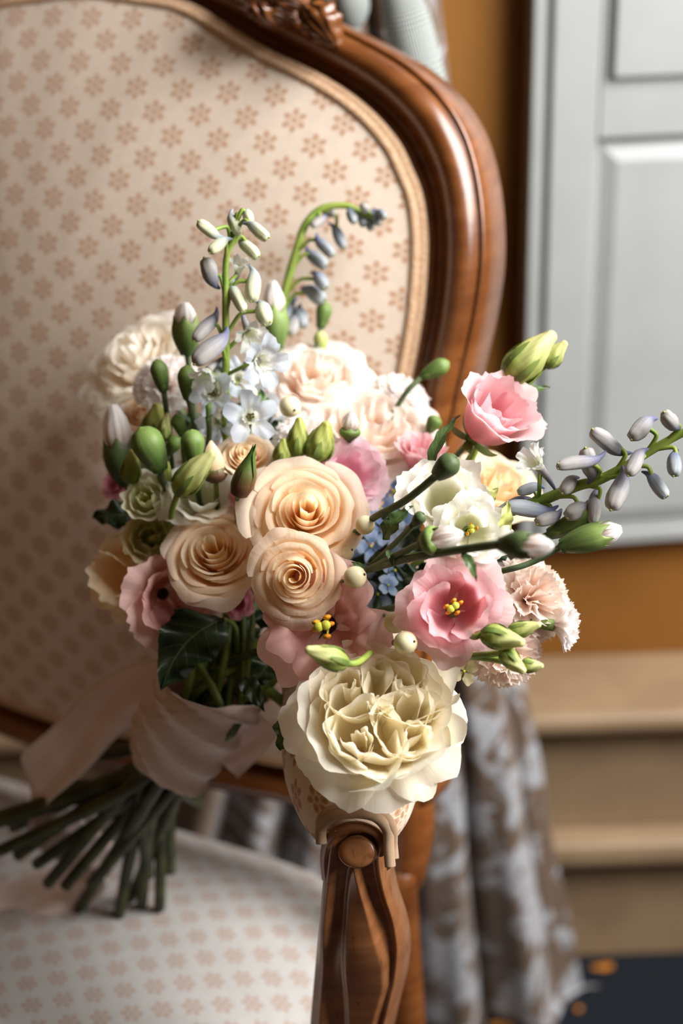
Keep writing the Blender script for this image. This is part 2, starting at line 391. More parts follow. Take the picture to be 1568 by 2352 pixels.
# tie-back tassels over the curtain, seen above the chair frame
m, nt, bs = newmat('tassel_thread'); u, v, tc = uvxy()
kn = X.m('SINE', u * 2 * PI * 26 + v * 90) * X.m('SINE', u * 2 * PI * 26 - v * 90)
setc(bs, mix(sstep(kn, -.5, .6), srgb(126, 138, 140), srgb(206, 210, 202)), 0.8, 0.2); bump(kn, 0.7, 0.002, bs); MAT['tassel'] = m
def lathe_geo(prof, n=28, ax=None):
    vs, uv, fs = [], [], []
    for j, (r, z) in enumerate(prof):
        for k in range(n):
            a = 2 * PI * k / n; vs.append(np.array([r * math.cos(a), r * math.sin(a), z])); uv.append((k / n, j / (len(prof) - 1)))
    for j in range(len(prof) - 1):
        for k in range(n):
            b = (k + 1) % n; fs.append((j * n + k, j * n + b, (j + 1) * n + b, (j + 1) * n + k))
    return vs, uv, fs
def tassel(px, py, d, k, lean, label):
    M = Matrix.Translation(Vector(P(px, py, d))) @ Matrix.Rotation(lean, 4, 'Y')
    t = thing('curtain_tassel', label, 'tassel', M, 'tie-back tassels on the curtain')
    def sm(p): return [tuple(q) for q in catmull([np.array(q) for q in p], 5)]
    link('tassel_head', Geo().add(lathe_geo(sm([(.002 * k, .045 * k), (.016 * k, .040 * k), (.021 * k, .024 * k), (.017 * k, .008 * k), (.011 * k, 0)]))).mesh('tassel_head', MAT['tassel']), t)
    link('tassel_neck', Geo().add(lathe_geo(sm([(.0112 * k, .001 * k), (.0125 * k, -.006 * k), (.0112 * k, -.013 * k)]))).mesh('tassel_neck', MAT['tassel']), t)
    link('tassel_skirt', Geo().add(lathe_geo(sm([(.011 * k, -.012 * k), (.022 * k, -.03 * k), (.027 * k, -.06 * k), (.028 * k, -.11 * k), (.0275 * k, -.15 * k)]), 36)).mesh('tassel_skirt', MAT['tassel']), t)
    tube('tassel_cord', [P(px, py, d) + np.array([0, 0, .04 * k]), P(px, py, d) + np.array([.005, .01, .12 * k]), P(px, py, d) + np.array([.0, .04, .22])], .004 * k, MAT['tassel'], t, M)
tassel(806, 62, .985, .60, .05, 'small grey tassel with pinched neck rising behind the carved chair crest')
tassel(905, -72, .985, .62, -.24, 'plump blue grey woven tassel between chair frame and curtain edge')

# ---------------------------------------------------------------- armchair
YAW = math.radians(-27)
L = np.array([math.cos(YAW), math.sin(YAW), 0]); D = np.array([-math.sin(YAW), math.cos(YAW), 0]); Z = np.array([0, 0, 1.0])
B0 = np.array([-.2215, 1.004, .997]); LEAN = math.radians(13.9)
BV = math.cos(LEAN) * Z + math.sin(LEAN) * D; BN = nrm(np.cross(L, BV))      # BN points out of the back towards the sitter
if np.dot(BN, FW) > 0: BN = -BN
SEAT_Z = .527
def ab(px, py):
    q = onplane(px, py, B0, BN) - B0; return np.array([np.dot(q, L), np.dot(q, BV)])
def bp(a, b, h=0.0): return B0 + a * L + b * BV + h * BN
CM = Matrix.Translation(Vector((B0[0], B0[1], FZ)))
chair = thing('upholstered_armchair', 'carved fruitwood armchair upholstered in beige floral cloth under the bouquet', 'chair', CM)
pairs = [((225, -18), (225, -150)), ((350, 0), (400, -110)), ((450, 22), (520, -60)), ((540, 72), (620, -18)), ((629, 125), (715, 25)), ((762, 192), (840, 85)), ((852, 254), (939, 141)),
         ((919, 326), (1020, 212)), ((954, 393), (1075, 295)), ((977, 455), (1105, 390)), ((987, 536), (1120, 500)), ((986, 618), (1121, 610)), ((978, 711), (1107, 715)), ((965, 791), (1090, 795)),
         ((945, 890), (1066, 900)), ((915, 1050), (1035, 1060)), ((885, 1250), (1010, 1260)), ((865, 1450), (995, 1470)), ((850, 1640), (985, 1680)), ((822, 1738), (985, 1850)), ((747, 1752), (760, 1864)),
         ((647, 1737), (647, 1840)), ((549, 1717), (549, 1822)), ((350, 1682), (350, 1782)), ((172, 1648), (172, 1745))]
inR = [ab(*p) for p, q in pairs]; outR = [ab(*q) for p, q in pairs]
A0 = .5 * (inR[0][0] + inR[-1][0])
inR[0][0] = outR[0][0] = inR[-1][0] = outR[-1][0] = A0
mir = lambda p: np.array([2 * A0 - p[0], p[1]])
inn = catmull(inR + [mir(p) for p in inR[-2:0:-1]], 6, True); outn = catmull(outR + [mir(p) for p in outR[-2:0:-1]], 6, True)
NL = len(inn)
def ring_mesh(name, prof, mat, closed=True, uvs=20):
    """prof: list of (w, h): w across from inner (0) to outer (1) outline, h out of the back plane in metres"""
    g = Geo(); vs, uv, fs = [], [], []; m_ = len(prof)
    for i in range(NL):
        for k, (wq, h) in enumerate(prof):
            p = inn[i] * (1 - wq) + outn[i] * wq; vs.append(bp(p[0], p[1], h * .6 if h > 0 else h)); uv.append((k / (m_ - 1), i / NL))
    for i in range(NL):
        j = (i + 1) % NL
        for k in range(m_ - 1): fs.append((i * m_ + k, i * m_ + k + 1, j * m_ + k + 1, j * m_ + k))
    g.add((vs, uv, fs)); return link(name, g.mesh(name, mat, CM), chair)
prof = [(-.01, -.035), (-.01, .004), (0.02, .009), (.10, .010), (.14, .004), (.18, .0015), (.24, .003), (.30, .008), (.36, .014), (.44, .020), (.54, .024), (.64, .0255), (.74, .023), (.83, .016), (.875, .010), (.89, .0075), (.91, .009), (.94, .0095), (.975, .006), (1.0, -.004), (1.0, -.03), (.9, -.038), (.2, -.038), (-.01, -.035)]
fr = ring_mesh('back_frame', prof, MAT['wood'])
# piping round the panel (double welt)
for wq, h, r in ((-.045, .0100, .0048), (-.115, .0135, .0036)):
    pts = [bp(*(inn[i] * (1 - wq) + outn[i] * wq), h) for i in range(NL)] ; pts.append(pts[0])
    o = tube('back_piping', pts, r, MAT['gimp'], chair, CM, 8)
# padded back panel
cen = np.array([A0, .5 * (inR[0][1] + inR[-1][1])]); NR = 22
vs, uv, fs = [], [], []
for i in range(NL):
    e = inn[i] * 1.13 - outn[i] * .13
    for k in range(NR):
        q = k / (NR - 1); p = cen * (1 - q) + e * q
        vs.append(bp(p[0], p[1], .0155 + .050 * (1 - q ** 2.1))); uv.append((p[0], p[1]))
for i in range(NL):
    j = (i + 1) % NL
    for k in range(NR - 1): fs.append((i * NR + k, i * NR + k + 1, j * NR + k + 1, j * NR + k))
link('back_panel', Geo().add((vs, uv, fs)).mesh('back_panel', MAT['fabric'], CM), chair)
bk = [bp(*(inn[i] * .8 + outn[i] * .2), -.03) for i in range(NL)]
link('outside_back', mesh('outside_back', toloc(CM, bk), [tuple(range(NL))], MAT['fabric'], [(0, 0)] * NL, False), chair)

# carved crest: acanthus leaf and flower on the top rail
def blob_leaf(c, tip, width, thick, mat, ribs=3, name='carved_leaf'):
    c = np.asarray(c); tip = np.asarray(tip); d = tip - c; ln = np.linalg.norm(d); d = d / ln; s = nrm(np.cross(BN, d))
    def fn(a, t):
        x = a * 2 - 1; wd = width * math.sin(PI * min(1, .12 + t * .88)) ** .7 * (1 + .12 * math.sin(t * 22))
        hh = thick * (1 - x * x) * math.sin(PI * (.1 + .85 * t)) ** .5 * (1 + .28 * math.cos(x * ribs * PI * 1.5 + t * 3)) + .004 * math.sin(t * PI)
        return c + d * ln * t + s * x * wd + BN * (hh - .003) + s * .25 * width * math.sin(t * 2.6)
    return link(name, Geo().add(grid(fn, 17, 22)).mesh(name, mat, CM), chair)
def crest(px, py, h): a = ab(px, py); return bp(a[0], a[1], h)
blob_leaf(crest(735, 30, .020), crest(802, 118, .018), .0125, .016, MAT['wood'], 4)
blob_leaf(crest(655, -10, .022), crest(735, 28, .018), .012, .018, MAT['wood'])
blob_leaf(crest(640, 10, .022), crest(668, 82, .020), .011, .017, MAT['wood'])
blob_leaf(crest(640, 5, .022), crest(598, 22, .020), .010, .016, MAT['wood'])
blob_leaf(crest(650, -5, .022), crest(705, -40, .020), .012, .016, MAT['wood'])
blob_leaf(crest(640, -10, .022), crest(590, -45, .020), .011, .016, MAT['wood'])
blob_leaf(crest(625, 35, .022), crest(712, 62, .014), .009, .012, MAT['wood'])
def ball_geo(c, r, n=12, sq=(1, 1, 1)):
    vs, uv, fs = [], [], []
    for j in range(n + 1):
        ph = PI * j / n
        for k in range(2 * n):
            th = PI * k / n; vs.append(np.asarray(c) + r * np.array([sq[0] * math.sin(ph) * math.cos(th), sq[1] * math.sin(ph) * math.sin(th), sq[2] * math.cos(ph)])); uv.append((k / (2 * n), 1 - j / n))
    for j in range(n):
        for k in range(2 * n):
            b = (k + 1) % (2 * n); fs.append((j * 2 * n + k, (j + 1) * 2 * n + k, (j + 1) * 2 * n + b, j * 2 * n + b))
    return vs, uv, fs
link('carved_boss', Geo().add(ball_geo(crest(645, 2, .032), .011)).mesh('carved_boss', MAT['wood'], CM), chair)

# seat
rear_right = onplane(952, 2045, (0, 0, SEAT_Z - .01), Z); q = rear_right - B0
LR, DR = float(np.dot(q, L)), float(np.dot(q, D)); LL = 2 * A0 - LR; DF = DR - .50
def sp_(l, d, z): return np.array([B0[0], B0[1], 0]) + l * L + d * D + z * Z
seatc = np.array([A0, (DR + DF) / 2])
def seat_outline(th, ex=0.0):
    hw = (LR - LL) / 2 + ex; hd = (DR - DF) / 2 + ex; c, s = math.cos(th), math.sin(th); n = 9.0
    r = (abs(c / hw) ** n + abs(s / hd) ** n) ** (-1 / n); x, y = r * c, r * s
    x *= 1 + .08 * (-(y) / hd)                               # wider at the front
    return np.array([x, y])
SN, SR = 120, 16
vs, uv, fs = [], [], []
for i in range(SN):
    e = seat_outline(2 * PI * i / SN)
    for k in range(SR + 5):
        if k < SR:
            t = k / (SR - 1); p = seatc + e * t * .97; z = SEAT_Z - .006 + .032 * (1 - t ** 2.6) - .006 * t ** 6
        else:
            kk = k - SR + 1; p = seatc + e * (.97 + .03 * math.sin(min(1, kk / 3) * PI / 2)); z = SEAT_Z - .012 - .012 * kk ** 1.25
        vs.append(sp_(p[0], p[1], z)); uv.append((p[0], p[1]) if k < SR else (p[0] + (SEAT_Z - z) * nrm(e)[0], p[1] + (SEAT_Z - z) * nrm(e)[1]))
NS = SR + 5
for i in range(SN):
    j = (i + 1) % SN
    for k in range(NS - 1): fs.append((i * NS + k, i * NS + k + 1, j * NS + k + 1, j * NS + k))
link('seat_cushion', Geo().add((vs, uv, fs)).mesh('seat_cushion', MAT['fabric_seat'], CM), chair)
pts = [sp_(*(seatc + seat_outline(2 * PI * i / 90, .002)), SEAT_Z - .085) for i in range(91)]
tube('seat_piping', pts, .005, MAT['gimp'], chair, CM)
vs, uv, fs = [], [], []
for i in range(SN):
    e = seat_outline(2 * PI * i / SN, .004)
    for k, (m_, z) in enumerate(((.8, SEAT_Z - .088), (1, SEAT_Z - .088), (1.01, SEAT_Z - .11), (1, SEAT_Z - .15), (.8, SEAT_Z - .155))):
        p = seatc + e * m_; vs.append(sp_(p[0], p[1], z)); uv.append((i / SN, k / 4))
for i in range(SN):
    j = (i + 1) % SN
    for k in range(4): fs.append((i * 5 + k, i * 5 + k + 1, j * 5 + k + 1, j * 5 + k))
link('seat_rail', Geo().add((vs, uv, fs)).mesh('seat_rail', MAT['wood'], CM), chair)

# rear legs / lower stiles
def rear_leg(sgn):
    c = [onplane(x, y, B0 - .018 * BN, BN) for x, y in ((925, 1700), (950, 1800), (955, 1880), (940, 1980), (928, 2080))]
    c = [p - .012 * D for p in c]
    c.append(np.array([c[-1][0], c[-1][1], .22]) + .02 * D + .012 * L); c.append(np.array([c[-1][0], c[-1][1], FZ]) + .05 * D + .01 * L)
    pts = catmull(c, 6)
    if sgn < 0: pts = [p - 2 * (np.dot(p - B0, L) - A0) * L for p in pts]
    m_ = len(pts); rad = [.019 - .006 * (i / (m_ - 1)) for i in range(m_)]; rad[0] = .021
    tube('rear_leg', pts, rad, MAT['wood'], chair, CM, 14)
rear_leg(1); rear_leg(-1)
for sg in (1, -1):
    l = LR - .03 if sg > 0 else LL + .03
    pts = catmull([sp_(l, DF + .04, SEAT_Z - .10), sp_(l + .015 * sg, DF + .02, .28), sp_(l, DF + .03, .18), sp_(l + .01 * sg, DF + .0, FZ)], 6)
    tube('front_leg', pts, [.03 - .018 * i / (len(pts) - 1) for i in range(len(pts))], MAT['wood_arm'], chair, CM, 14)

# arms: sculpted support with volute, rail, stuffed pad with double welt
AD_ = .69
def arm(sgn):
    def MR(p):
        return p if sgn > 0 else p - 2 * (np.dot(p - B0, L) - A0) * L
    def put(name, g, mat):
        v = [MR(np.asarray(p)) for p in g[0]]; f = g[2] if sgn > 0 else [tuple(reversed(q)) for q in g[2]]
        return link(name, mesh(name, toloc(CM, v), f, mat, g[1]), chair)
    left = [(752, 1905), (746, 1950), (741, 1995), (733, 2080), (722, 2180), (714, 2260), (706, 2352), (700, 2450), (704, 2560)]
    right = [(872, 1905), (879, 1950), (881, 1995), (894, 2055), (916, 2115), (926, 2175), (920, 2240), (892, 2352), (872, 2450), (868, 2560)]
    fn_ = nrm(cdir(-.18, .16, 1))                             # the carved face looks at the sitter's knees
    dep = lambda y: AD_ + .012 * math.sin((y - 1900) / 300) + (y - 1900) * .00017
    ys = np.linspace(1905, 2560, 54)
    lx = np.interp(ys, [p[1] for p in left], [p[0] for p in left]); rx = np.interp(ys, [p[1] for p in right], [p[0] for p in right])
    ker = np.array([1, 2, 3, 2, 1.]) / 9
    lx = np.convolve(np.pad(lx, 2, 'edge'), ker, 'valid'); rx = np.convolve(np.pad(rx, 2, 'edge'), ker, 'valid')
    NX = 81; vs, uv, fs = [], [], []
    sm = lambda v, a_, b_: (lambda q: q * q * (3 - 2 * q))(min(1, max(0, (v - a_) / (b_ - a_))))
    def relief(x, y, l_, r_):
        # left bead, groove, tapering spear with a crisp outer edge, channel, slim outer rim
        px = l_ * (1 - x) + r_ * x
        bc = np.interp(y, [1905, 1950, 2100, 2250, 2400], [778, 768, 753, 744, 736])
        h = .0085 * math.exp(-((px - bc) / 17) ** 2) * (1 - .55 * sm(y, 2140, 2230))
        sl = np.interp(y, [1980, 2010, 2060, 2352, 2560], [814, 804, 799, 800, 790]); sr = np.interp(y, [1980, 2050, 2100, 2150, 2200, 2260, 2352, 2560], [818, 838, 856, 873, 889, 890, 862, 850])
        if y > 1978: h += sm(px, sl - 7, sl + 5) * (1 - sm(px, sr - 5, sr + 13)) * (.0062 + .0028 * min(1, max(0, (px - sl) / max(6, sr - sl)))) * sm(y, 1976, 1992)
        h += .0052 * math.exp(-((px - r_ + 9) / 8) ** 2)
        e = min(x, 1 - x); return h - .011 * max(0, 1 - e / .045) ** 2
    back = .034
    for j, y in enumerate(ys):
        t = (y - 1905) / 655
        A = P(lx[j], y, dep(y)); C = P(rx[j], y, dep(y))
        bulge = .012 * math.exp(-((y - 2190) / 90) ** 2)
        for k in range(NX):
            x = k / (NX - 1); p = A * (1 - x) + C * x
            vs.append(p + fn_ * (relief(x, y, lx[j], rx[j]) + bulge * math.sin(PI * x))); uv.append((x, t))
        vs.append(C - fn_ * back); uv.append((1, t)); vs.append(A - fn_ * back); uv.append((0, t))
    W_ = NX + 2
    for j in range(len(ys) - 1):
        for k in range(W_):
            b = (k + 1) % W_; fs.append((j * W_ + k, (j + 1) * W_ + k, (j + 1) * W_ + b, j * W_ + b))
    fs.append(tuple(range(W_))); fs.append(tuple((len(ys) - 1) * W_ + k for k in range(W_ - 1, -1, -1)))
    put('arm_support', (vs, uv, fs), MAT['wood_arm'])
    # volute: disc plus a spiral ridge winding into the bead
    cx, cy = 827, 1953
    vc = P(cx, cy, dep(1938)) + fn_ * .004
    xa = nrm(XR - fn_ * np.dot(XR, fn_)); ya = np.cross(fn_, xa); r0 = 44 * AD_ / F
    def disc(prof, sq=1.0):
        g = lathe_geo(prof, 40); return [vc + xa * v[0] + ya * v[1] * .84 + fn_ * v[2] for v in g[0]], g[1], g[2]
    put('volute', disc([(.0001, .0082), (r0 * .5, .0082), (r0 * .90, .0081), (r0 * .985, .0070), (r0 * 1.0, .002), (r0 * .95, -.012)]), MAT['wood_arm'])
    sp = catmull([P(x, y, dep(y)) + fn_ * h_ for x, y, h_ in ((752, 2015, .003), (750, 1972, .0045), (757, 1936, .0055), (776, 1910, .006), (806, 1897, .006), (838, 1897, .006), (866, 1909, .0062), (880, 1932, .0065), (877, 1958, .0066))], 6)
    put('volute_scroll', tube_geo(sp, [.0026] * 20 + [.0026 - .0004 * k / 28 for k in range(len(sp) - 20)], 12), MAT['wood_arm'])
    # arm rail under the pad, sweeping back to the stile
    f0 = P(815, 1965, dep(1960)) - fn_ * .012; e0 = bp(*ab(955, 1330), -.01); e0[2] = f0[2] + .05
    rail = catmull([f0, f0 + (D - .5 * L) * .07 + Z * .006, f0 + (D - .5 * L) * .14 + Z * .02, e0], 8)
    put('arm_rail', tube_geo(rail, [.019] * len(rail), 12), MAT['wood'])
    # pad
    s0 = P(818, 1912, AD_ + .010); pd = nrm(D - .52 * L); pad = catmull([s0, s0 + pd * .04 + Z * .006, s0 + pd * .09 + Z * .014, s0 + pd * .14 + Z * .018, s0 + pd * .165 + Z * .012], 8)
    pl = np.cross(pd, Z); vs, uv, fs = [], [], []; m_ = len(pad); K = 36; acc = 0
    for i, c in enumerate(pad):
        q = i / (m_ - 1); acc += 0 if i == 0 else np.linalg.norm(c - pad[i - 1])
        hw = .0165 + .021 * math.sin(min(1, q / .38) * PI / 2) ** .8; hh = .017 + .013 * math.sin(min(1, q / .32) * PI / 2)
        if q > .85: k_ = math.sqrt(max(.04, 1 - ((q - .85) / .15) ** 2)); hw *= k_; hh *= k_
        for k in range(K):
            th = 2 * PI * k / K; cx_, sx_ = math.cos(th), math.sin(th)
            ex = math.copysign(abs(cx_) ** .75, cx_); ez = math.copysign(abs(sx_) ** .8, sx_) * (1 if sx_ > 0 else .75)
            vs.append(c + pl * ex * hw + Z * ez * hh); uv.append((th * .026 + .012, acc + .007))
    for i in range(m_ - 1):
        for k in range(K):
            b = (k + 1) % K; fs.append((i * K + k, i * K + b, (i + 1) * K + b, (i + 1) * K + k))
    fs.append(tuple(range(K - 1, -1, -1))); fs.append(tuple((m_ - 1) * K + k for k in range(K)))
    put('arm_pad', (vs, uv, fs), MAT['fabric_arm'])
    for off, rr in ((0.0, .0027), (1.0, .0027)):
        w_ = [(738, 1938 - off * 12), (738, 1902 - off * 16), (760, 1877 - off * 14), (812, 1867 - off * 14), (862, 1876 - off * 13), (889, 1908 - off * 14), (893, 1955 - off * 16), (896, 1990 - off * 18)]
        pts = catmull([P(x + (off * 8 if x > 880 else 0), y, AD_ - .012 + off * .006 + (.006 if y > 1900 else 0)) for x, y in w_], 8)
        put('arm_welt', tube_geo(pts, rr, 10), MAT['braid'])
arm(1); arm(-1)

# ================================================================= BOUQUET
DS = .88; P0 = P
def P(px, py, d): return P0(px, py, d * DS)
def petal_geo(R, th, b, h, flare=0, curl=0, close=0, w=1.0, ruffle=0, fringe=0, roll=0, tip=.22, spiral=.06, nu=15, nv=11, base=.06, tilt=0, rnd=rng, wob=.04):
    """one petal of a cupped bloom: b belly radius, h height, flare / close the rim outward / inward, curl it down; all in units of R"""
    ph, ph2, ph3 = rnd.uniform(0, 6.28), rnd.uniform(0, 6.28), rnd.uniform(0, 6.28)
    k1 = rnd.uniform(1.6, 2.6); k2 = rnd.uniform(3.2, 4.6); fr = [rnd.uniform(-1, 1) for _ in range(nu)]
    vs, uv, fs = [], [], []
    for j in range(nv):
        t = j / (nv - 1)
        for i in range(nu):
            s = i / (nu - 1) * 2 - 1
            edge = 1 - tip * abs(s) ** 3.4 - wob * math.cos(s * k1 * 2 + ph) * t
            if fringe: edge += fringe * (fr[i] + .6 * math.sin(s * 34 + ph)) * max(0, (t - .6) / .4) ** 2
            tt = t * edge
            bel = math.sin(min(1, tt / .62) * PI / 2) ** .85
            up = max(0, (tt - .62) / .38)
            r = base + (b - base) * bel - close * b * up * up * (3 - 2 * min(up, 1)) / 1.0
            r += flare * max(0, (tt - .42) / .58) ** 2
            z = h * tt ** 1.12 - curl * h * max(0, (tt - .58) / .42) ** 2
            wp = .38 + .62 * math.sin(min(1, tt / .6) * PI / 2)
            a = th + s * w * wp
            r *= 1 + spiral * s
            r += roll * abs(s) ** 3 * tt ** 2; z -= roll * .5 * abs(s) ** 3 * tt ** 2
            q = tt ** 3
            z += ruffle * q * (math.sin(s * PI * k1 + ph) + .5 * math.sin(s * PI * k2 + ph2))
            r += ruffle * q * .8 * (math.sin(s * PI * k2 * .8 + ph3) + .4 * math.sin(s * 9 + ph))
            x_, y_ = r * math.cos(a), r * math.sin(a)
            if tilt: z += tilt * x_ * math.cos(th) + tilt * y_ * math.sin(th)
            vs.append(np.array([x_, y_, z]) * R); uv.append((s * .5 + .5, t))
    for j in range(nv - 1):
        for i in range(nu - 1):
            a = j * nu + i; fs.append((a, a + 1, a + nu + 1, a + nu))
    return vs, uv, fs
def lerp(a, b, f): return {k: a.get(k, 0) + (b.get(k, 0) - a.get(k, 0)) * f for k in set(a) | set(b)}
ROSE = dict(N=27, inner=dict(b=.10, h=.98, close=.12, flare=.04, w=1.6, spiral=.20, tip=.08, wob=.01), outer=dict(b=.84, h=.66, flare=.34, curl=.55, w=.86, roll=.07, ruffle=.018, spiral=.06, tip=.26, wob=.03), pw=.92, step=2.39996)
ROSE_TIGHT = dict(N=24, inner=dict(b=.12, h=1.15, close=.2, flare=.03, w=1.5, spiral=.18, tip=.10, wob=.01), outer=dict(b=.78, h=1.02, flare=.34, curl=.28, w=.9, roll=.10, ruffle=.02, spiral=.06, tip=.34), pw=.8, step=2.39996)
LIS = dict(N=13, inner=dict(b=.40, h=1.0, close=.0, flare=.12, w=1.05, ruffle=.035, spiral=.16, tip=.16, fringe=.010), outer=dict(b=.68, h=.66, flare=.46, curl=.42, w=.82, ruffle=.042, spiral=.08, tip=.24, fringe=.014), pw=.9, step=2 * PI / 5 + .16)
LIS_CUP = dict(N=12, inner=dict(b=.34, h=1.30, close=.05, flare=.08, w=1.15, ruffle=.035, spiral=.14, tip=.14, fringe=.012), outer=dict(b=.64, h=1.30, flare=.44, curl=.16, w=.95, ruffle=.045, spiral=.08, tip=.20, fringe=.02), pw=.9, step=2 * PI / 5 + .2)
LIS_BUD = dict(N=13, inner=dict(b=.14, h=1.05, close=.3, w=1.4, ruffle=.03, spiral=.2, tip=.1), outer=dict(b=.74, h=1.0, flare=.22, curl=.24, w=.9, ruffle=.06, spiral=.08, roll=.06, tip=.26), pw=.8, step=2 * PI / 5 + .25)
TRUMPET = dict(N=8, inner=dict(b=.42, h=1.15, flare=.26, curl=.10, w=1.15, ruffle=.035, spiral=.14, tip=.16, fringe=.015), outer=dict(b=.56, h=1.0, flare=.56, curl=.34, w=1.05, ruffle=.05, spiral=.10, tip=.18, fringe=.02), pw=1, step=2 * PI / 5 + .1)
OPEN5 = dict(N=9, inner=dict(b=.40, h=.66, flare=.30, curl=.25, w=.85, ruffle=.06, spiral=.10, tip=.3), outer=dict(b=.60, h=.40, flare=.50, curl=.9, w=.70, ruffle=.06, spiral=.05, tip=.42, roll=.04), pw=1, step=2 * PI / 5 + .12)
BLOWSY = dict(N=22, inner=dict(b=.16, h=1.0, close=.1, w=1.3, ruffle=.03, spiral=.18, tip=.15), outer=dict(b=.80, h=.66, flare=.42, curl=.50, w=.82, ruffle=.035, spiral=.07, tip=.25), pw=.75, step=2.39996)
VIEW_N = {}
SCARD = {}
def bloom(name, label, cat, group, style, matn, px, py, d, rpx, face, roll=0.0, seed=0, zc=.55, stamens=0, stretch=1.0, sepals=0, calyx='calyx'):
    rd = random.Random(seed * 31 + 5); R = rpx * d * DS / F; n = cdir(*face); c = P(px, py, d)
    M = frameM(c - n * R * zc, n, roll); t = thing(name, label, cat, M, group)
    st = style; N = st['N']
    for k in range(N):
        f = k / (N - 1); pr = lerp(st['inner'], st['outer'], f ** st['pw'])
        jit = 1 + rd.uniform(-.05, .05); pr['b'] *= jit; pr['h'] *= 1 + rd.uniform(-.06, .06)
        big = f > .4 or st is not ROSE
        g = petal_geo(R, k * st['step'] + rd.uniform(-.12, .12) + seed, rnd=rd, nu=25 if big else 15, nv=16 if big else 12, **pr)
        link('petal', mesh('petal', g[0], g[2], MAT[matn], g[1], True, f), t)
    if stamens: add_stamens(t, R, stamens, rd)
    # receptacle and sepals below
    link('calyx', Geo().add(lathe_geo([(.001, -R * .22), (R * .10, -R * .16), (R * .15, -R * .04), (R * .12, R * .06), (.001, R * .08)], 14)).mesh('calyx', MAT[calyx]), t)
    for q in range(sepals):
        a = q * 2 * PI / sepals
        def fn(s, u_):
            ww = R * .12 * math.sin(PI * min(1, .25 + u_ * .75)); r_ = R * (.10 + .55 * math.sin(u_ * 1.5)); x_, y_ = r_, (s - .5) * 2 * ww
            return np.array([x_ * math.cos(a) - y_ * math.sin(a), x_ * math.sin(a) + y_ * math.cos(a), R * (-.1 + .28 * u_ * u_)])
        g = grid(fn, 5, 8); link('sepal', mesh('sepal', g[0], g[2], MAT['sepal'], g[1]), t)
    VIEW_N[t.name] = (M, c - n * R * (zc + .2), -n); return t
def add_stamens(t, R, n, rd, z0=.10, z1=.62, mat='stamen'):
    for k in range(n):
        a = k * 2.4; r1 = .10 + .06 * rd.random(); b = np.array([.05 * math.cos(a), .05 * math.sin(a), z0]) * R; e = np.array([r1 * math.cos(a), r1 * math.sin(a), z1 + rd.uniform(-.08, .05)]) * R
        s_ = tube('stamen', [b, (b + e) / 2 + np.array([0, 0, .02 * R]), e], R * .018, MAT['pistil'], t, None, 6)
        link('anther', Geo().add(ball_geo(e, R * .060, 6, (1, .62, 1.35))).mesh('anther', MAT[mat]), s_)
    e = np.array([0, 0, z1 * 1.12]) * R
    s_ = tube('pistil', [np.array([0, 0, z0]) * R, e], R * .03, MAT['pistil'], t, None, 8)
    link('stigma', Geo().add(ball_geo(e + np.array([R * .05, 0, 0]), R * .07, 6, (1, 1, .6))).add(ball_geo(e - np.array([R * .05, 0, 0]), R * .07, 6, (1, 1, .6))).mesh('stigma', MAT['pistil']), s_)

def carnation(label, matn, px, py, d, rpx, face, seed=0, spread=1.25, N=38, group='white and blush carnations', cal='calyx', name='carnation', depthk=.55):
    """fan petals with a pinked edge rising from a tubular calyx"""
    rd = random.Random(seed + 77); R = rpx * d * DS / F; n = cdir(*face); c = P(px, py, d); M = frameM(c - n * R * depthk, n, seed)
    t = thing(name, label, 'carnation', M, group)
    for k in range(N):
        f = k / (N - 1); th = k * 2.39996; pol = .10 + spread * f ** .62
        ln = R * (.92 + .10 * rd.random() + .1 * math.sin(pol)); wd = R * (.44 + .18 * f); nu, nv = 17, 9; ph = rd.uniform(0, 6); fr = [rd.uniform(-1, 1) for _ in range(nu)]
        ax = np.array([math.sin(pol) * math.cos(th), math.sin(pol) * math.sin(th), math.cos(pol)]); sd = np.array([-math.sin(th), math.cos(th), 0]); tw = rd.uniform(-.7, .7) * (1.1 - f)
        up = np.cross(ax, sd); sd, up = sd * math.cos(tw) + up * math.sin(tw), up * math.cos(tw) - sd * math.sin(tw)
        vs, uv, fs = [], [], []
        for j in range(nv):
            v = j / (nv - 1)
            for i in range(nu):
                s = i / (nu - 1) * 2 - 1
                l = ln * v * (1 - .14 * s * s) + (ln * .055 * (fr[i] * .6 + math.sin(s * 30 + ph)) * max(0, (v - .75) / .25))
                wv = wd * s * (.16 + .84 * v ** 1.1)
                off = R * .08 * v ** 2 * math.sin(s * 5.5 + ph) + R * .03 * v ** 2 * math.sin(s * 12 + ph * 2) - R * .22 * f * v ** 3
                vs.append(ax * l + sd * wv + up * off * (1 if f < .99 else 1)); uv.append((s * .5 + .5, v))
        for j in range(nv - 1):
            for i in range(nu - 1): a = j * nu + i; fs.append((a, a + 1, a + nu + 1, a + nu))
        link('petal', mesh('petal', vs, fs, MAT[matn], uv, True, f), t)
    r0 = R * .20
    link('calyx', Geo().add(lathe_geo([(.001, -R * .85), (r0 * .5, -R * .82), (r0 * .85, -R * .6), (r0, -R * .2), (r0 * 1.1, R * .12), (r0 * .9, R * .12)], 16)).mesh('calyx', MAT[cal]), t)
    VIEW_N[t.name] = (M, c - n * R * (depthk + .85), -n); return t

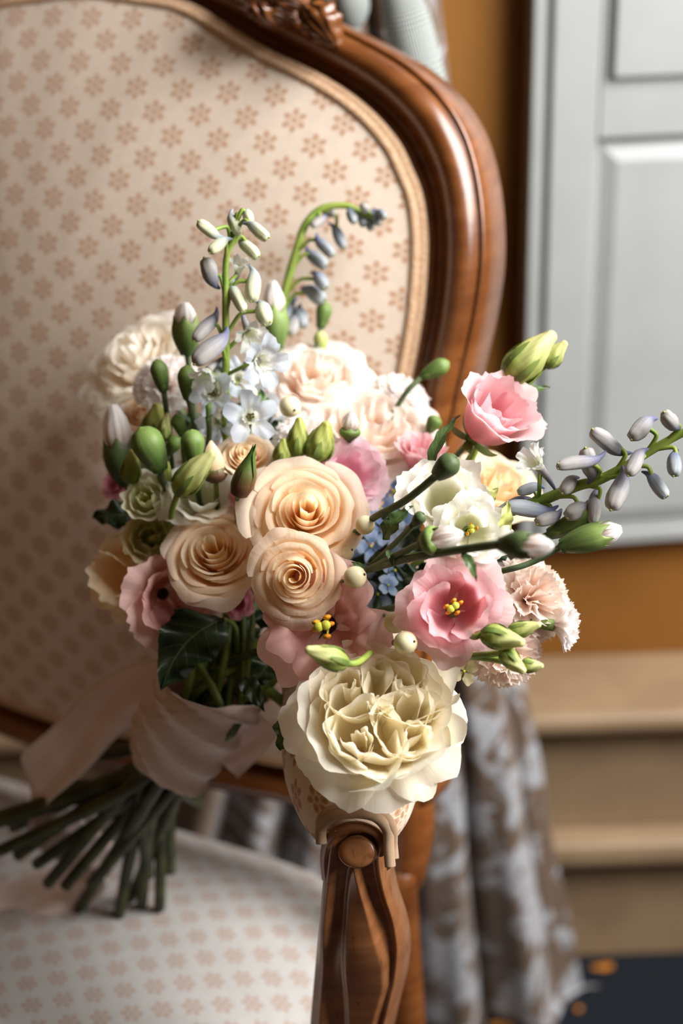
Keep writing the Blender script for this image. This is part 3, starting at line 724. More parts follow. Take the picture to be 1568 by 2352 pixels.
def lathe_along(pts, rad, n=14, lob=0, lobn=5, twist=0):
    g = tube_geo(pts, rad, n, True)
    return g
def loft(pts, rads, n=14, lobes=0, amp=0, lobfn=None, twist=0.0):
    pts = [np.asarray(p, float) for p in pts]; m_ = len(pts)
    T = [nrm(pts[min(i + 1, m_ - 1)] - pts[max(i - 1, 0)]) for i in range(m_)]
    a = np.array([0, 0, 1.0]) if abs(T[0][2]) < .9 else np.array([1.0, 0, 0]); Xv = nrm(np.cross(a, T[0])); vs, uv, fs = [], [], []
    for i in range(m_):
        Xv = nrm(Xv - T[i] * np.dot(Xv, T[i])); Yv = np.cross(T[i], Xv); v = i / (m_ - 1)
        for k in range(n):
            th = 2 * PI * k / n; r = rads[i] * (1 + amp * (lobfn(v) if lobfn else 1) * math.cos(lobes * (th + twist * v)))
            vs.append(pts[i] + r * (math.cos(th) * Xv + math.sin(th) * Yv)); uv.append((k / n, v))
    for i in range(m_ - 1):
        for k in range(n):
            b = (k + 1) % n; fs.append((i * n + k, i * n + b, (i + 1) * n + b, (i + 1) * n + k))
    fs.append(tuple(range(n - 1, -1, -1))); fs.append(tuple((m_ - 1) * n + k for k in range(n))); return vs, uv, fs
def stemtube(pts, r0, r1, mat, parent, M, name='stem', n=8):
    c = catmull(pts, 6); m_ = len(c); return tube(name, c, [r0 + (r1 - r0) * i / (m_ - 1) for i in range(m_)], MAT[mat], parent, M, n)
def px3(l): return [P(*q) for q in l]

# --- binding point and cut ends
BIND = P(448, 1655, .93); BAX = nrm(P(372, 1760, .965) - P(500, 1575, .905))
bind_k = [0]
TIPS = [(-30, 1890, 1.03), (-25, 1965, 1.03), (82, 1752, 1.06), (84, 1985, 1.05), (110, 2030, 1.03), (150, 2036, 1.03), (178, 2092, 1.0), (272, 2104, 1.01), (300, 2062, 1.03), (325, 2080, 1.045), (366, 2086, 1.03), (455, 1842, 1.05),
        (30, 1900, 1.07), (130, 1960, 1.06), (240, 2000, 1.07), (40, 1965, 1.04), (210, 2030, 1.05), (340, 2010, 1.06), (390, 2000, 1.07), (95, 1800, 1.09)]
def to_bind(name_, start, dirn, parent, M, mat='stem', r=.0022, cut=True):
    """a stem from the bloom through the ribbon to its cut end on the seat"""
    k = bind_k[0]; a = k * 2.4; rr = .017 * math.sqrt(((k * 7) % 20 + .5) / 20)
    e1 = nrm(np.cross(BAX, UP)); e2 = np.cross(BAX, e1); off = e1 * rr * math.cos(a) + e2 * rr * math.sin(a)
    b = BIND + off; dist = np.linalg.norm(b - start)
    top = [start, start + nrm(dirn) * dist * .28, b - BAX * .05 + off * .5, b]
    if k < len(TIPS) and cut:
        bind_k[0] += 1; e = P(*TIPS[k]); 
        if TIPS[k][1] > 2050:
            rr_ = ray(TIPS[k][0], TIPS[k][1]); zt = SEAT_Z + .021; e = CAM + rr_ * ((zt - CAM[2]) / rr_[2])
        pts = top + [b + BAX * .04 + (e - b) * .12, e]
        o = stemtube(pts[:4], r * .8, r * 1.2, mat, parent, M)
        c = catmull(pts[3:], 8); m_ = len(c); kk = r * 1.9
        link('cut_stem', Geo().add(loft(c, [kk * (1 + .18 * (i % 7 == 3)) for i in range(m_)], 9)).mesh('cut_stem', MAT['stem_dark'], M), parent)
    else:
        stemtube(top + [b + BAX * .03], r * .8, r, mat, parent, M)
def stem_of(t, mat='stem', r=.0021, cut=True):
    M, s, dn = VIEW_N[t.name]; to_bind('stem', s, dn, t, M, mat, r, cut)

# --- buds
def carn_bud(label, base, tip, rpx, white=.3, M=None, stem=None, matc='calyx', group='carnation buds', name='carnation_bud', pm='carn', stemmat='stem_grey', r=.0016):
    """base, tip = (px, py, depth); a tubular calyx splitting into five teeth over folded petals"""
    A, C = P(*base), P(*tip); d_ = C - A; ln = np.linalg.norm(d_); n = d_ / ln; Mx = frameM(A, n, 0); t = thing(name, label, 'bud', Mx, group); R = rpx * base[2] * DS / F
    cl = ln * (1 - white) if white else ln
    prof = [(.001, -.002), (R * .42, .0), (R * .62, cl * .10), (R * .92, cl * .42), (R * 1.0, cl * .72), (R * (.88 if white else .62), cl * .93), (R * (.8 if white else .22), cl * 1.0)]
    if not white: prof.append((.0004, cl * 1.03))
    prof = [tuple(q) for q in catmull([np.array(q) for q in prof], 4)]; n_ = 20; vs, uv, fs = lathe_geo(prof, n_)
    m_ = len(prof)
    for j in range(m_):
        for k in range(n_):
            q = vs[j * n_ + k]; v = j / (m_ - 1); lob = math.cos(5 * 2 * PI * k / n_)
            q[:2] *= 1 + .05 * lob * v
            if white and v > .8: q[2] += cl * .16 * lob * (v - .8) / .2
    link('calyx', mesh('calyx', vs, fs, MAT[matc], uv), t)
    for q in range(4):                                          # bracts clasping the foot
        a = q * PI / 2 + .4
        g = grid(lambda s, u_: np.array([(R * (.5 + .3 * u_)) * math.cos(a + (s - .5) * 1.3 * (1 - u_ ** 2)), (R * (.5 + .3 * u_)) * math.sin(a + (s - .5) * 1.3 * (1 - u_ ** 2)), ln * (-.02 + .26 * u_)]), 6, 6)
        link('bract', mesh('bract', g[0], g[2], MAT[matc], g[1]), t)
    if white:
        rd = random.Random(int(base[0] * 3 + base[1]))
        for k in range(9):
            g = petal_geo(R, k * 2.4, b=.22 + .5 * k / 9, h=.0, rnd=rd, nu=11, nv=8, base=.1, w=1.3 - .06 * k)
            hh = ln * (white + .25) * (1 - .18 * k / 9)
            vs = []
            for v, (s_, t_) in zip(g[0], g[1]):
                rr = R * (.25 + .62 * k / 9) * (math.sin(PI * (.16 + .74 * t_)) * .98 + .02) * (1 + .1 * math.sin(s_ * 20)); an = k * 2.4 + (s_ - .5) * (2.4 - .08 * k)
                vs.append(np.array([rr * math.cos(an), rr * math.sin(an), ln - hh + hh * (t_ * (1 - .10 * (2 * s_ - 1) ** 2) + .012 * math.sin(s_ * 40) * t_)]))
            link('petal', mesh('petal', vs, g[2], MAT[pm], g[1], True, k / 9), t)
    VIEW_N[t.name] = (Mx, A, -n)
    if stem: stemtube([P(*q) for q in stem], r, r * .9, stemmat, t, Mx)
    return t
def lis_bud(label, base, tip, rpx, mat='lisbud', bend=.12, stem=None, group='lisianthus buds', sep=5, name='lisianthus_bud', stemmat='stem_light', r=.0016):
    """furled petals twisted to a point, held in narrow sepals"""
    A, C = P(*base), P(*tip); d_ = C - A; ln = np.linalg.norm(d_); n = d_ / ln; Mx = frameM(A, n, 0); t = thing(name, label, 'bud', Mx, group); R = rpx * base[2] * DS / F
    q = [0, .06, .16, .3, .45, .6, .75, .88, .96, 1]; rr = [.35, .62, .88, 1, .95, .8, .6, .42, .33, .12]
    sp_pts = [np.array([bend * ln * math.sin(x * PI) * .5, 0, ln * x]) for x in q]
    pts = catmull(sp_pts, 3); rad = [float(np.interp(i / (len(pts) - 1), np.linspace(0, 1, len(rr)), rr)) * R for i in range(len(pts))]
    link('furled_petals', Geo().add(loft(pts, rad, 20, 5, .10, lambda v: math.sin(v * PI) + .3, 2.6)).mesh('furled_petals', MAT[mat]), t)
    for k in range(sep):
        a = k * 2 * PI / sep; l = .55 + .25 * ((k * 37) % 10) / 10
        def fn(s, u_):
            i = u_ * l; rx = float(np.interp(i, q, rr)) * R * 1.06 + R * .06 + R * .35 * max(0, u_ - .75); w_ = R * .34 * (1 - u_) ** .7 * (.5 + u_) + R * .02
            an = a + (s - .5) * 2 * w_ / max(rx, R * .3)
            return np.array([rx * math.cos(an) + bend * ln * math.sin(i * PI) * .5, rx * math.sin(an), ln * (i - .01)])
        g = grid(fn, 4, 9); link('sepal', mesh('sepal', g[0], g[2], MAT['sepal'], g[1]), t)
    VIEW_N[t.name] = (Mx, A, -n)
    if stem: stemtube([P(*s_) for s_ in stem], r, r, stemmat, t, Mx)
    return t
# --- leaves
def leaf_geo(base, tip, wid, face, fold=.25, bow=.12, serr=14, depth=.05, side=0.0):
    A, C = np.asarray(base), np.asarray(tip); d_ = C - A; ln = np.linalg.norm(d_); d_ /= ln; nn = nrm(face - d_ * np.dot(face, d_)); s_ = np.cross(nn, d_)
    def fn(s, t):
        x = s * 2 - 1; w_ = wid * (math.sin(PI * t ** .72) ** .85) * (1 - .12 * t); tri = abs((t * serr) % 1 - .5) * 2
        w_ *= 1 - depth * (1 - tri) * (abs(x) > .9)
        return A + d_ * ln * t + s_ * (x * w_ + side * ln * math.sin(t * PI)) + nn * (abs(x) * w_ * fold + bow * ln * (math.sin(t * PI) - .6 * t * t) + .006 * math.sin(t * 19 + x * 3) * abs(x) * wid / .02)
    return grid(fn, 13, 3 * serr + 1)
def leaf(name, label, base, tip, wpx, face, mat, group=None, stem=None, **kw):
    A, C = P(*base), P(*tip); Mx = frameM(A, C - A); g = leaf_geo(A, C, wpx * base[2] * DS / F, cdir(*face), **kw)
    o = link(name, mesh(name, toloc(Mx, g[0]), g[2], MAT[mat], g[1])); o.matrix_world = Mx; tag(o, label, 'leaf', group)
    if stem: stemtube([P(*q) for q in stem], .0011, .0013, 'stem', o, Mx, 'leaf_stalk')
    return o

# ---------------- garden rose (front)
def garden_rose(label, matn, px, py, d, rpx, face, seed, roll, quart=True, name='garden_rose', group='garden roses', outer=9):
    rd = random.Random(seed); R = rpx * d * DS / F; n = cdir(*face); c = P(px, py, d); M = frameM(c - n * R * .42, n, roll); t = thing(name, label, 'rose', M, group)
    def put(g, f, off=(0, 0, 0), rot=0, tl=(0, 0)):
        Rm = np.array(Matrix.Rotation(tl[0], 3, 'X') @ Matrix.Rotation(tl[1], 3, 'Y'))
        v = [Rm @ q + np.array(off) * R for q in g[0]]; link('petal', mesh('petal', v, g[2], MAT[matn], g[1], True, f), t)
    for k in range(outer):                                            # guard petals, opened flat and wavy
        g = petal_geo(R, k * 2.39996 + .4, b=.64, h=.36 + .10 * (k % 3), flare=.40, curl=.7, w=.70, ruffle=.030, fringe=.006, spiral=.06, tip=.26, wob=.03, nu=25, nv=15, rnd=rd); put(g, 1)
    for k in range(9):
        g = petal_geo(R, k * 2.39996, b=.66 - .010 * k, h=.62, flare=.20, curl=.12, w=.80, ruffle=.028, fringe=.006, spiral=.09, tip=.20, wob=.03, nu=25, nv=14, rnd=rd); put(g, .8 - .03 * k)
    for k in range(7):
        g = petal_geo(R, k * 2.39996 + 1, b=.60 - .014 * k, h=.66, flare=.06, close=.06, w=.85, ruffle=.03, fringe=.008, spiral=.12, tip=.16, wob=.04, nu=23, nv=13, rnd=rd); put(g, .5 - .02 * k)
    cl = [(-.27, -.24, .56, 7), (.36, .24, .64, 8), (.25, -.34, .54, 7), (-.18, .34, .52, 7)]
    for q, (cx, cy, sz, n_) in enumerate(cl):                          # swirls of folded petals off the centre
        a0 = math.atan2(cy, cx)
        for k in range(n_):
            f = k / (n_ - 1); sgn = 1 if q % 2 else -1
            g = petal_geo(R * sz, a0 + PI * .9 + sgn * k * 1.3 + rd.uniform(-.5, .5), b=.16 + .66 * f, h=1.30 * (.54 / sz) - .1 * f, flare=.20 * f, curl=.12, w=1.5 - .5 * f, ruffle=.035, fringe=.006, spiral=.22 * sgn, tip=.18, wob=.10, nu=21, nv=13, rnd=rd)
            put(g, .4 * f, (cx * (1 - .15 * f), cy * (1 - .15 * f), .04), 0, (-.30 * cy, .30 * cx))
    for k in range(6):                                                 # crumpled petaloids round the eye
        a = k * 2.4; g = petal_geo(R * .24, a, b=.3 + .05 * k, h=2.5 + rd.uniform(-.3, .3), flare=.1, w=.8, ruffle=.10, fringe=.02, spiral=.2, tip=.2, wob=.1, nu=13, nv=9, rnd=rd); put(g, 0, (rd.uniform(-.05, .05), rd.uniform(-.05, .05), .04))
    link('calyx', Geo().add(lathe_geo([(.001, -R * .25), (R * .10, -R * .2), (R * .15, -R * .05), (R * .1, R * .05)], 14)).mesh('calyx', MAT['calyx']), t)
    VIEW_N[t.name] = (M, c - n * R * .66, -n); return t

G_R, G_L, G_B = 'peach spray roses in the bouquet', 'lisianthus blooms in the bouquet', 'lisianthus buds'
T = []
def add(t, mat='stem', r=.0021, cut=True): stem_of(t, mat, r, cut); return t
add(garden_rose('large ivory garden rose with quartered petals resting over the armrest', 'garden', 862, 1644, .765, 206, (.02, .54, .84), 11, .3), r=.003)
# peach roses
add(bloom('spray_rose', 'open peach rose with wide outer petals beside the half open green lisianthus', 'rose', G_R, ROSE, 'rose', 493, 1272, .84, 122, (-.10, .48, .85), .2, 1, .5, sepals=5))
add(bloom('spray_rose', 'topmost of the three large peach roses, reddish folds at its core', 'rose', G_R, ROSE, 'rose', 702, 1178, .815, 136, (.06, .34, .92), 1.1, 2, .5, sepals=5))
add(bloom('spray_rose', 'round peach rose facing the viewer with deep apricot spiral centre', 'rose', G_R, ROSE, 'rose', 680, 1325, .785, 104, (-.12, .02, 1), 2.0, 3, .5, sepals=5))
add(bloom('spray_rose', 'small cream rose half open under the pale blue delphinium floret', 'rose', G_R, ROSE_TIGHT, 'rose_bud', 566, 1052, .85, 66, (.06, .62, .78), .5, 4, .6))
add(bloom('spray_rose', 'apricot rose mostly hidden behind the white carnation and green buds', 'rose', G_R, ROSE_TIGHT, 'rose_bud', 322, 955, .93, 48, (-.3, .4, .8), .5, 14, .6))
# blush and ivory roses at the back
add(bloom('garden_rose', 'big ivory rose opening sideways behind the white carnation', 'rose', 'garden roses', BLOWSY, 'ivory', 318, 832, .965, 140, (-.42, .55, .72), .4, 5, .45))
add(bloom('garden_rose', 'soft blush garden rose highest at the back of the bouquet', 'rose', 'garden roses', BLOWSY, 'blush', 722, 872, .925, 124, (.05, .62, .78), .9, 6, .5))
add(bloom('garden_rose', 'wide blush garden rose with long drooping guard petals under the highest blush rose', 'rose', 'garden roses', BLOWSY, 'blush', 850, 985, .90, 156, (.12, .62, .78), 1.7, 7, .5))
add(bloom('garden_rose', 'cream rose almost hidden behind the pink lisianthus cup', 'rose', 'garden roses', BLOWSY, 'cream', 1140, 1118, .89, 104, (.25, .6, .75), .6, 8, .5))
# lisianthus
add(bloom('lisianthus', 'open pink lisianthus with ruffled petals and yellow stamens', 'lisianthus', G_L, LIS, 'pink', 1040, 1398, .765, 128, (-.06, .16, .98), .6, 21, .42, stamens=5))
add(bloom('lisianthus', 'pink lisianthus cup standing tall beside pale green buds', 'lisianthus', G_L, LIS_CUP, 'pink', 1134, 950, .82, 112, (.46, .56, .70), .2, 22, .80, sepals=5))
add(bloom('lisianthus', 'pale pink lisianthus beside the topmost of the three large peach roses', 'lisianthus', G_L, LIS, 'pale_pink', 800, 1092, .85, 98, (.36, .22, .9), 1.2, 23, .45))
add(bloom('lisianthus', 'wide drooping dusty pink lisianthus with dark throat above the ivory garden rose', 'lisianthus', G_L, OPEN5, 'dusty', 748, 1436, .79, 165, (-.10, .05, .98), .25, 24, .25, stamens=5, calyx='throat'))
add(bloom('lisianthus', 'salmon pink lisianthus trumpet with dark throat on the shaded side', 'lisianthus', G_L, TRUMPET, 'dusty', 392, 1368, .865, 116, (.42, -.02, .9), 2.2, 25, .55, calyx='throat'))
add(bloom('lisianthus', 'cream lisianthus turned away beside the salmon pink trumpet', 'lisianthus', G_L, LIS, 'cream', 282, 1322, .885, 100, (-.55, .1, .82), .8, 26, .45))
add(bloom('lisianthus', 'half open green white lisianthus with swirled greenish heart', 'lisianthus', G_L, LIS_BUD, 'greenwhite', 334, 1147, .86, 70, (-.12, .34, .93), .3, 27, .6))
add(bloom('lisianthus', 'white lisianthus behind the twisted pale green bud', 'lisianthus', G_L, LIS, 'white', 460, 1142, .862, 98, (.10, .50, .86), 2.0, 28, .5))
add(bloom('lisianthus', 'pale green unopened lisianthus below the green white one', 'lisianthus', G_L, LIS_BUD, 'palegreen', 346, 1236, .875, 76, (.10, .30, .93), 1.4, 29, .6))
add(bloom('lisianthus', 'big white lisianthus cup behind the dark stalk of a round green bud', 'lisianthus', G_L, LIS_CUP, 'white', 1022, 1160, .80, 104, (-.10, .42, .9), .5, 30, .6), cut=False)
add(bloom('lisianthus', 'white lisianthus with pale yellow throat in front of another white one', 'lisianthus', G_L, LIS, 'white', 1080, 1216, .77, 92, (.10, .10, .99), 1.6, 31, .5, stamens=3), cut=False)
add(bloom('lisianthus', 'rose pink lisianthus seen from the side behind the dark bud stalk', 'lisianthus', G_L, LIS_CUP, 'pink', 968, 1048, .885, 66, (.12, .8, .45), .9, 32, .7), cut=False)
add(bloom('lisianthus', 'crumpled mauve pink bloom tucked beside the rosebud with pointed sepals', 'lisianthus', G_L, LIS, 'mauve', 572, 1138, .855, 46, (-.05, .55, .8), .9, 33, .5), cut=False)
add(bloom('lisianthus', 'deep pink bloom peeping from the shaded edge above the dark leaf', 'lisianthus', G_L, LIS, 'mauve', 268, 1110, .93, 44, (-.5, .3, .7), .9, 34, .5), cut=False)
add(bloom('lisianthus', 'small mauve bloom in shadow under the peach roses', 'lisianthus', G_L, LIS, 'mauve', 545, 1385, .86, 40, (.0, -.2, .9), .4, 35, .5), cut=False)
# carnations
add(carnation('white carnation full of ruffles beside the tall pale delphinium', 'carn', 374, 868, .90, 74, (-.22, .58, .78), 1), 'stem_grey')
add(carnation('white carnation seen from behind against the chair frame', 'carn', 935, 902, .93, 70, (.45, .62, .25), 2), 'stem_grey')
add(carnation('small white carnation between the cream rose and olive buds', 'carn', 695, 998, .87, 68, (.02, .62, .75), 3), 'stem_grey', cut=False)
add(carnation('blush carnation behind the open pink lisianthus with yellow stamens', 'carn_blush', 1232, 1365, .805, 92, (.40, .35, .85), 4), 'stem_grey', cut=False)
add(carnation('blush carnation hanging lowest under the pale green bud cluster', 'carn_blush', 1170, 1508, .80, 84, (.25, -.30, .9), 5), 'stem_grey', cut=False)
add(carnation('white carnation turned sideways at the outer edge over the curtain', 'carn', 1300, 1440, .80, 66, (.95, -.12, .10), 6, 0.62, 26), 'stem_grey', cut=False)

# ---------------- delphiniums
def delphinium(label, stempts, r0, r1, buds, florets, matmap, stemmat='stem_light', seed=0):
    rd = random.Random(seed); A = P(*stempts[0]); M = frameM(A, P(*stempts[1]) - A); t = thing('delphinium', label, 'delphinium', M, 'delphinium spikes')
    c = catmull(px3(stempts), 8); m_ = len(c); tube('stem', c, [r0 + (r1 - r0) * i / (m_ - 1) for i in range(m_)], MAT[stemmat], t, M, 9)
    C = np.array(c)
    def pedicel(att, par, back=.018):
        i = int(np.argmin(np.linalg.norm(C - att, axis=1))); i2 = max(0, i - int(2 + back * 120)); s_ = C[i2]; up = nrm(C[min(i2 + 1, m_ - 1)] - C[i2])
        mid = (s_ + att) / 2 + up * .006
        o = tube('pedicel', catmull([s_, s_ + (mid - s_) * .55 + up * .002, mid, att], 4), [.0011] * 12 + [.0014], MAT[stemmat], None, None, 6)
        o.data.transform(M.inverted()); o.parent = par
    for (tx, ty), (sx, sy), wpx, mk in buds:
        pp = nrm(np.array([tx - sx, ty - sy])); i = int(np.argmin([abs(q[0] - (sx)) + abs(q[1] - sy) for q in stempts])); dd = stempts[i][2] + rd.uniform(-.012, .008)
        a, b = P(tx, ty, dd - .006), P(sx, sy, dd + .004); ln = np.linalg.norm(b - a); d_ = (b - a) / ln; ben = nrm(np.cross(d_, FW)) * ln * rd.choice((-1, 1)) * .10
        pts = catmull([a, a + (b - a) * .30 + ben * .2, a + (b - a) * .62 + ben * .7, a + (b - a) * .84 + ben * .6, b - ben * .2], 5)
        R = wpx * .45 * dd * DS / F; q_ = [0, .04, .12, .26, .40, .52, .62, .72, .86, 1]; rr = [.34, .60, .84, 1, .97, .86, .68, .46, .27, .10]
        rad = [R * float(np.interp(k / (len(pts) - 1), q_, rr)) for k in range(len(pts))]
        o = link('bud', Geo().add(loft(pts, rad, 15, 5, .13, lambda v: max(0, 1 - 1.5 * v) + .05, .5)).mesh('bud', MAT[mk], M), t)
        att = a + (b - a) * .55; pedicel(att + nrm(np.cross(d_, FW)) * 0, o)
        lob = Geo()                                            # little green bumps on the tips of the closed sepals
        for k in range(3): lob.add(ball_geo(a + d_ * R * .35 + (XR * math.cos(k * 2.1) + UP * math.sin(k * 2.1)) * R * .42 - FW * R * .2, R * .17, 5))
        link('sepal_tip', lob.mesh('sepal_tip', MAT['lisbud_dark'], M), o)
    for px, py, dd, rpx, face, mk, eye, cup in florets:
        R = 1.3 * rpx * dd * DS / F; n = cdir(*face); cc = P(px, py, dd); Mf = frameM(cc - n * R * .3, n, rd.uniform(0, 6))
        fl = bpy.data.objects.new('floret', None); col.objects.link(fl); fl.parent = t; fl.matrix_local = M.inverted() @ Mf
        for k in range(5):
            g = petal_geo(R, k * 2 * PI / 5 + rd.uniform(-.15, .15), b=.42 - .1 * cup, h=.45 + .9 * cup, flare=.62 - .45 * cup, curl=.35 - .2 * cup, w=.66, ruffle=.05, spiral=.08, tip=.34, rnd=rd, nu=13, nv=10)
            link('sepal', mesh('sepal', g[0], g[2], MAT[mk], g[1], True, 1), fl)
        for k in range(4):
            g = petal_geo(R * .5, k * PI / 2 + .5, b=.42, h=.9, flare=.2, w=.8, ruffle=.08, rnd=rd, nu=9, nv=7)
            link('inner_petal', mesh('inner_petal', g[0], g[2], MAT['delph_white'], g[1], True, 0), fl)
        if eye:
            e = Geo()
            for k in range(9): a = k * 2.4; rr_ = R * .05 * math.sqrt(k); e.add(ball_geo((rr_ * math.cos(a), rr_ * math.sin(a), R * .42), R * .05, 4))
            link('eye', e.mesh('eye', MAT['eye']), fl)
        s_ = cc - n * R * .3; sp_m = [np.array([0, 0, .05 * R]), np.array([.1 * R, 0, -.35 * R]), np.array([.28 * R, 0, -.75 * R]), np.array([.55 * R, 0, -1.05 * R])]
        link('spur', Geo().add(loft(catmull(sp_m, 4), [R * (.20 - .013 * k) for k in range(13)], 9)).mesh('spur', MAT['bud_grey']), fl)
        o = tube('pedicel', [np.array(M.inverted() @ Vector(tuple(C[max(0, int(np.argmin(np.linalg.norm(C - s_, axis=1))) - 3)]))), np.array(M.inverted() @ Vector(tuple(s_)))], .0011, MAT[stemmat], t, None, 6)
    VIEW_N[t.name] = (M, A, nrm(A - P(*stempts[1]))); return t
d1 = delphinium('tall upright delphinium spike with pale grey green buds before the chair back', [(522, 1040, .875), (517, 930, .86), (519, 820, .85), (518, 700, .842), (519, 600, .838), (534, 545, .836), (543, 505, .834)], .0024, .0014,
    [((454, 510), (515, 545), 31, 'bud_pale'), ((481, 578), (533, 548), 32, 'bud_pale'), ((547, 539), (533, 480), 30, 'bud_pale'), ((576, 512), (556, 480), 28, 'bud_pale'), ((615, 548), (556, 512), 32, 'bud_pale'), ((591, 592), (550, 537), 32, 'bud_pale'),
     ((470, 594), (504, 664), 42, 'bud_grey'), ((559, 716), (536, 640), 33, 'bud_pale'), ((580, 692), (574, 610), 40, 'bud_pale'), ((614, 744), (588, 690), 44, 'bud_pale'), ((446, 782), (500, 706), 36, 'bud_grey'), ((446, 834), (524, 752), 52, 'bud_grey'), ((506, 905), (512, 830), 44, 'bud_pale')],
    [(548, 618, .845, 30, (.2, .7, .6), 'delph_white', 0, .7), (573, 766, .85, 42, (.3, -.55, .7), 'delph_white', 0, .5), (474, 858, .845, 40, (-.25, -.6, .7), 'delph_white', 0, .7), (602, 830, .838, 58, (.55, -.25, .75), 'delph', 0, .35), (488, 902, .85, 44, (-.2, .05, .95), 'delph', 1, .2), (548, 868, .87, 42, (.1, .2, .9), 'delph', 0, .3), (498, 968, .865, 40, (-.1, -.2, .9), 'delph', 0, .3)], None, 'stem_light', 1)
stem_of(d1, 'stem_light', .0024)
d1b = delphinium('pale blue delphinium floret with dark eye over the small cream rose', [(575, 1060, .885), (572, 1010, .875), (574, 970, .862)], .0016, .0012, [], [(575, 958, .845, 48, (.12, .12, .98), 'delph', 1, .05)], None, 'stem_light', 12)
d2 = delphinium('delphinium spike with bent tip and slate blue buds near the chair back', [(612, 900, .95), (632, 800, .945), (655, 670, .942), (684, 565, .94), (704, 512, .94), (740, 479, .94), (790, 472, .94), (822, 484, .94), (858, 502, .94)], .0030, .0016,
    [((790, 570), (754, 512), 28, 'bud_blue'), ((764, 588), (726, 536), 30, 'bud_blue'), ((748, 612), (703, 567), 34, 'bud_blue'), ((748, 662), (714, 625), 34, 'bud_blue'), ((744, 690), (690, 663), 40, 'bud_blue'), ((646, 748), (682, 684), 38, 'bud_blue'), ((696, 752), (690, 698), 36, 'bud_blue'), ((664, 768), (690, 720), 34, 'bud_grey'),
     ((716, 520), (748, 490), 24, 'bud_grey'), ((770, 492), (740, 484), 20, 'bud_grey'), ((812, 512), (806, 474), 26, 'bud_blue'), ((834, 520), (836, 468), 26, 'bud_blue'), ((850, 528), (852, 480), 24, 'bud_blue'), ((868, 516), (858, 478), 24, 'bud_blue'), ((884, 500), (864, 484), 22, 'bud_blue'), ((832, 470), (846, 486), 24, 'bud_grey')], [], None, 'stem_light', 2)
stem_of(d2, 'stem_light', .0026)
d3 = delphinium('long delphinium spike with grey violet buds reaching out past the shutter', [(1080, 1215, .84), (1150, 1182, .815), (1237, 1152, .80), (1326, 1116, .79), (1369, 1105, .785), (1433, 1073, .78), (1496, 1034, .775), (1568, 994, .77), (1640, 965, .765), (1700, 950, .76)], .0032, .0016,
    [((1279, 1072), (1392, 1038), 36, 'bud_grey'), ((1347, 1030), (1352, 1112), 46, 'bud_grey'), ((1358, 990), (1450, 1042), 42, 'bud_grey'), ((1448, 1006), (1509, 960), 44, 'bud_grey'), ((1524, 950), (1562, 984), 40, 'bud_grey'), ((1441, 1090), (1488, 1030), 38, 'bud_grey'), ((1548, 1092), (1556, 1032), 38, 'bud_blue'), ((1530, 1142), (1474, 1082), 36, 'bud_blue'),
     ((1404, 1170), (1430, 1070), 50, 'bud_grey'), ((1362, 1202), (1377, 1116), 34, 'bud_grey'), ((1302, 1186), (1352, 1150), 46, 'bud_grey'), ((1160, 1164), (1282, 1164), 42, 'bud_blue'), ((1232, 1200), (1290, 1170), 40, 'bud_grey'), ((1138, 1182), (1226, 1146), 34, 'bud_blue'), ((1290, 1130), (1330, 1096), 36, 'bud_grey'), ((1190, 1130), (1250, 1120), 30, 'bud_blue'), ((1640, 935), (1650, 985), 38, 'bud_grey'), ((1625, 1010), (1610, 965), 38, 'bud_blue')],
    [(1232, 1066, .785, 46, (-.55, .45, .75), 'delph_white', 0, .75)], None, 'stem_light', 3)
stem_of(d3, 'stem_light', .0028)

# ---------------- buds
carn_bud('tall white tipped carnation bud standing against the chair back', (430, 812, .88), (424, 694, .87), 33, .32, stem=[(430, 812, .88), (440, 900, .89), (455, 1050, .91)])
carn_bud('white carnation bud behind the upright delphinium spike', (634, 800, .935), (626, 645, .93), 32, .42, stem=[(634, 800, .935), (630, 900, .93), (600, 1050, .92)])
carn_bud('plump white carnation bud on the shaded edge, dark calyx', (292, 1112, .90), (258, 928, .885), 42, .46, matc='calyx_dark', stem=[(292, 1112, .90), (310, 1200, .91), (360, 1350, .92)])
carn_bud('small green carnation bud in front of the white carnation, taller stalk', (376, 898, .865), (360, 826, .86), 20, 0, matc='bud_green', stem=[(376, 898, .865), (384, 960, .87), (396, 1080, .89)])
carn_bud('green oval carnation bud beside it, on a stalk bending outward', (432, 916, .862), (428, 840, .857), 22, 0, matc='bud_green', stem=[(432, 916, .862), (446, 975, .87), (462, 1080, .89)])
carn_bud('largest smooth green bud, oval, over the green white lisianthus', (368, 1078, .85), (322, 984, .84), 37, 0, matc='bud_green', stem=[(368, 1078, .85), (390, 1150, .87), (420, 1260, .9)])
carn_bud('round green bud hanging over the twisted pale bud', (446, 1062, .842), (440, 988, .835), 27, 0, matc='bud_green', stem=[(446, 1062, .842), (452, 1110, .86), (470, 1230, .89)])
carn_bud('small pointed green bud among the cluster on the shaded side', (420, 1000, .87), (404, 952, .865), 16, 0, matc='bud_green', stem=[(420, 1000, .87), (424, 1060, .88), (440, 1150, .9)])
carn_bud('little green bud below the small pointed one', (386, 1040, .868), (410, 1004, .862), 17, 0, matc='bud_green', stem=[(386, 1040, .868), (378, 1100, .88), (400, 1180, .9)])
carn_bud('thin budding stalk crossing the upright delphinium foot', (478, 958, .85), (482, 926, .85), 12, 0, matc='bud_green', stem=[(478, 958, .85), (480, 1000, .86), (470, 1080, .88)])
carn_bud('dark round bud on long stalk in front of the big white lisianthus cup', (1000, 1094, .755), (1046, 1052, .745), 27, 0, matc='calyx_dark', stem=[(1000, 1094, .755), (930, 1150, .77), (850, 1195, .80), (800, 1250, .83)], r=.0019, stemmat='stem_grey')
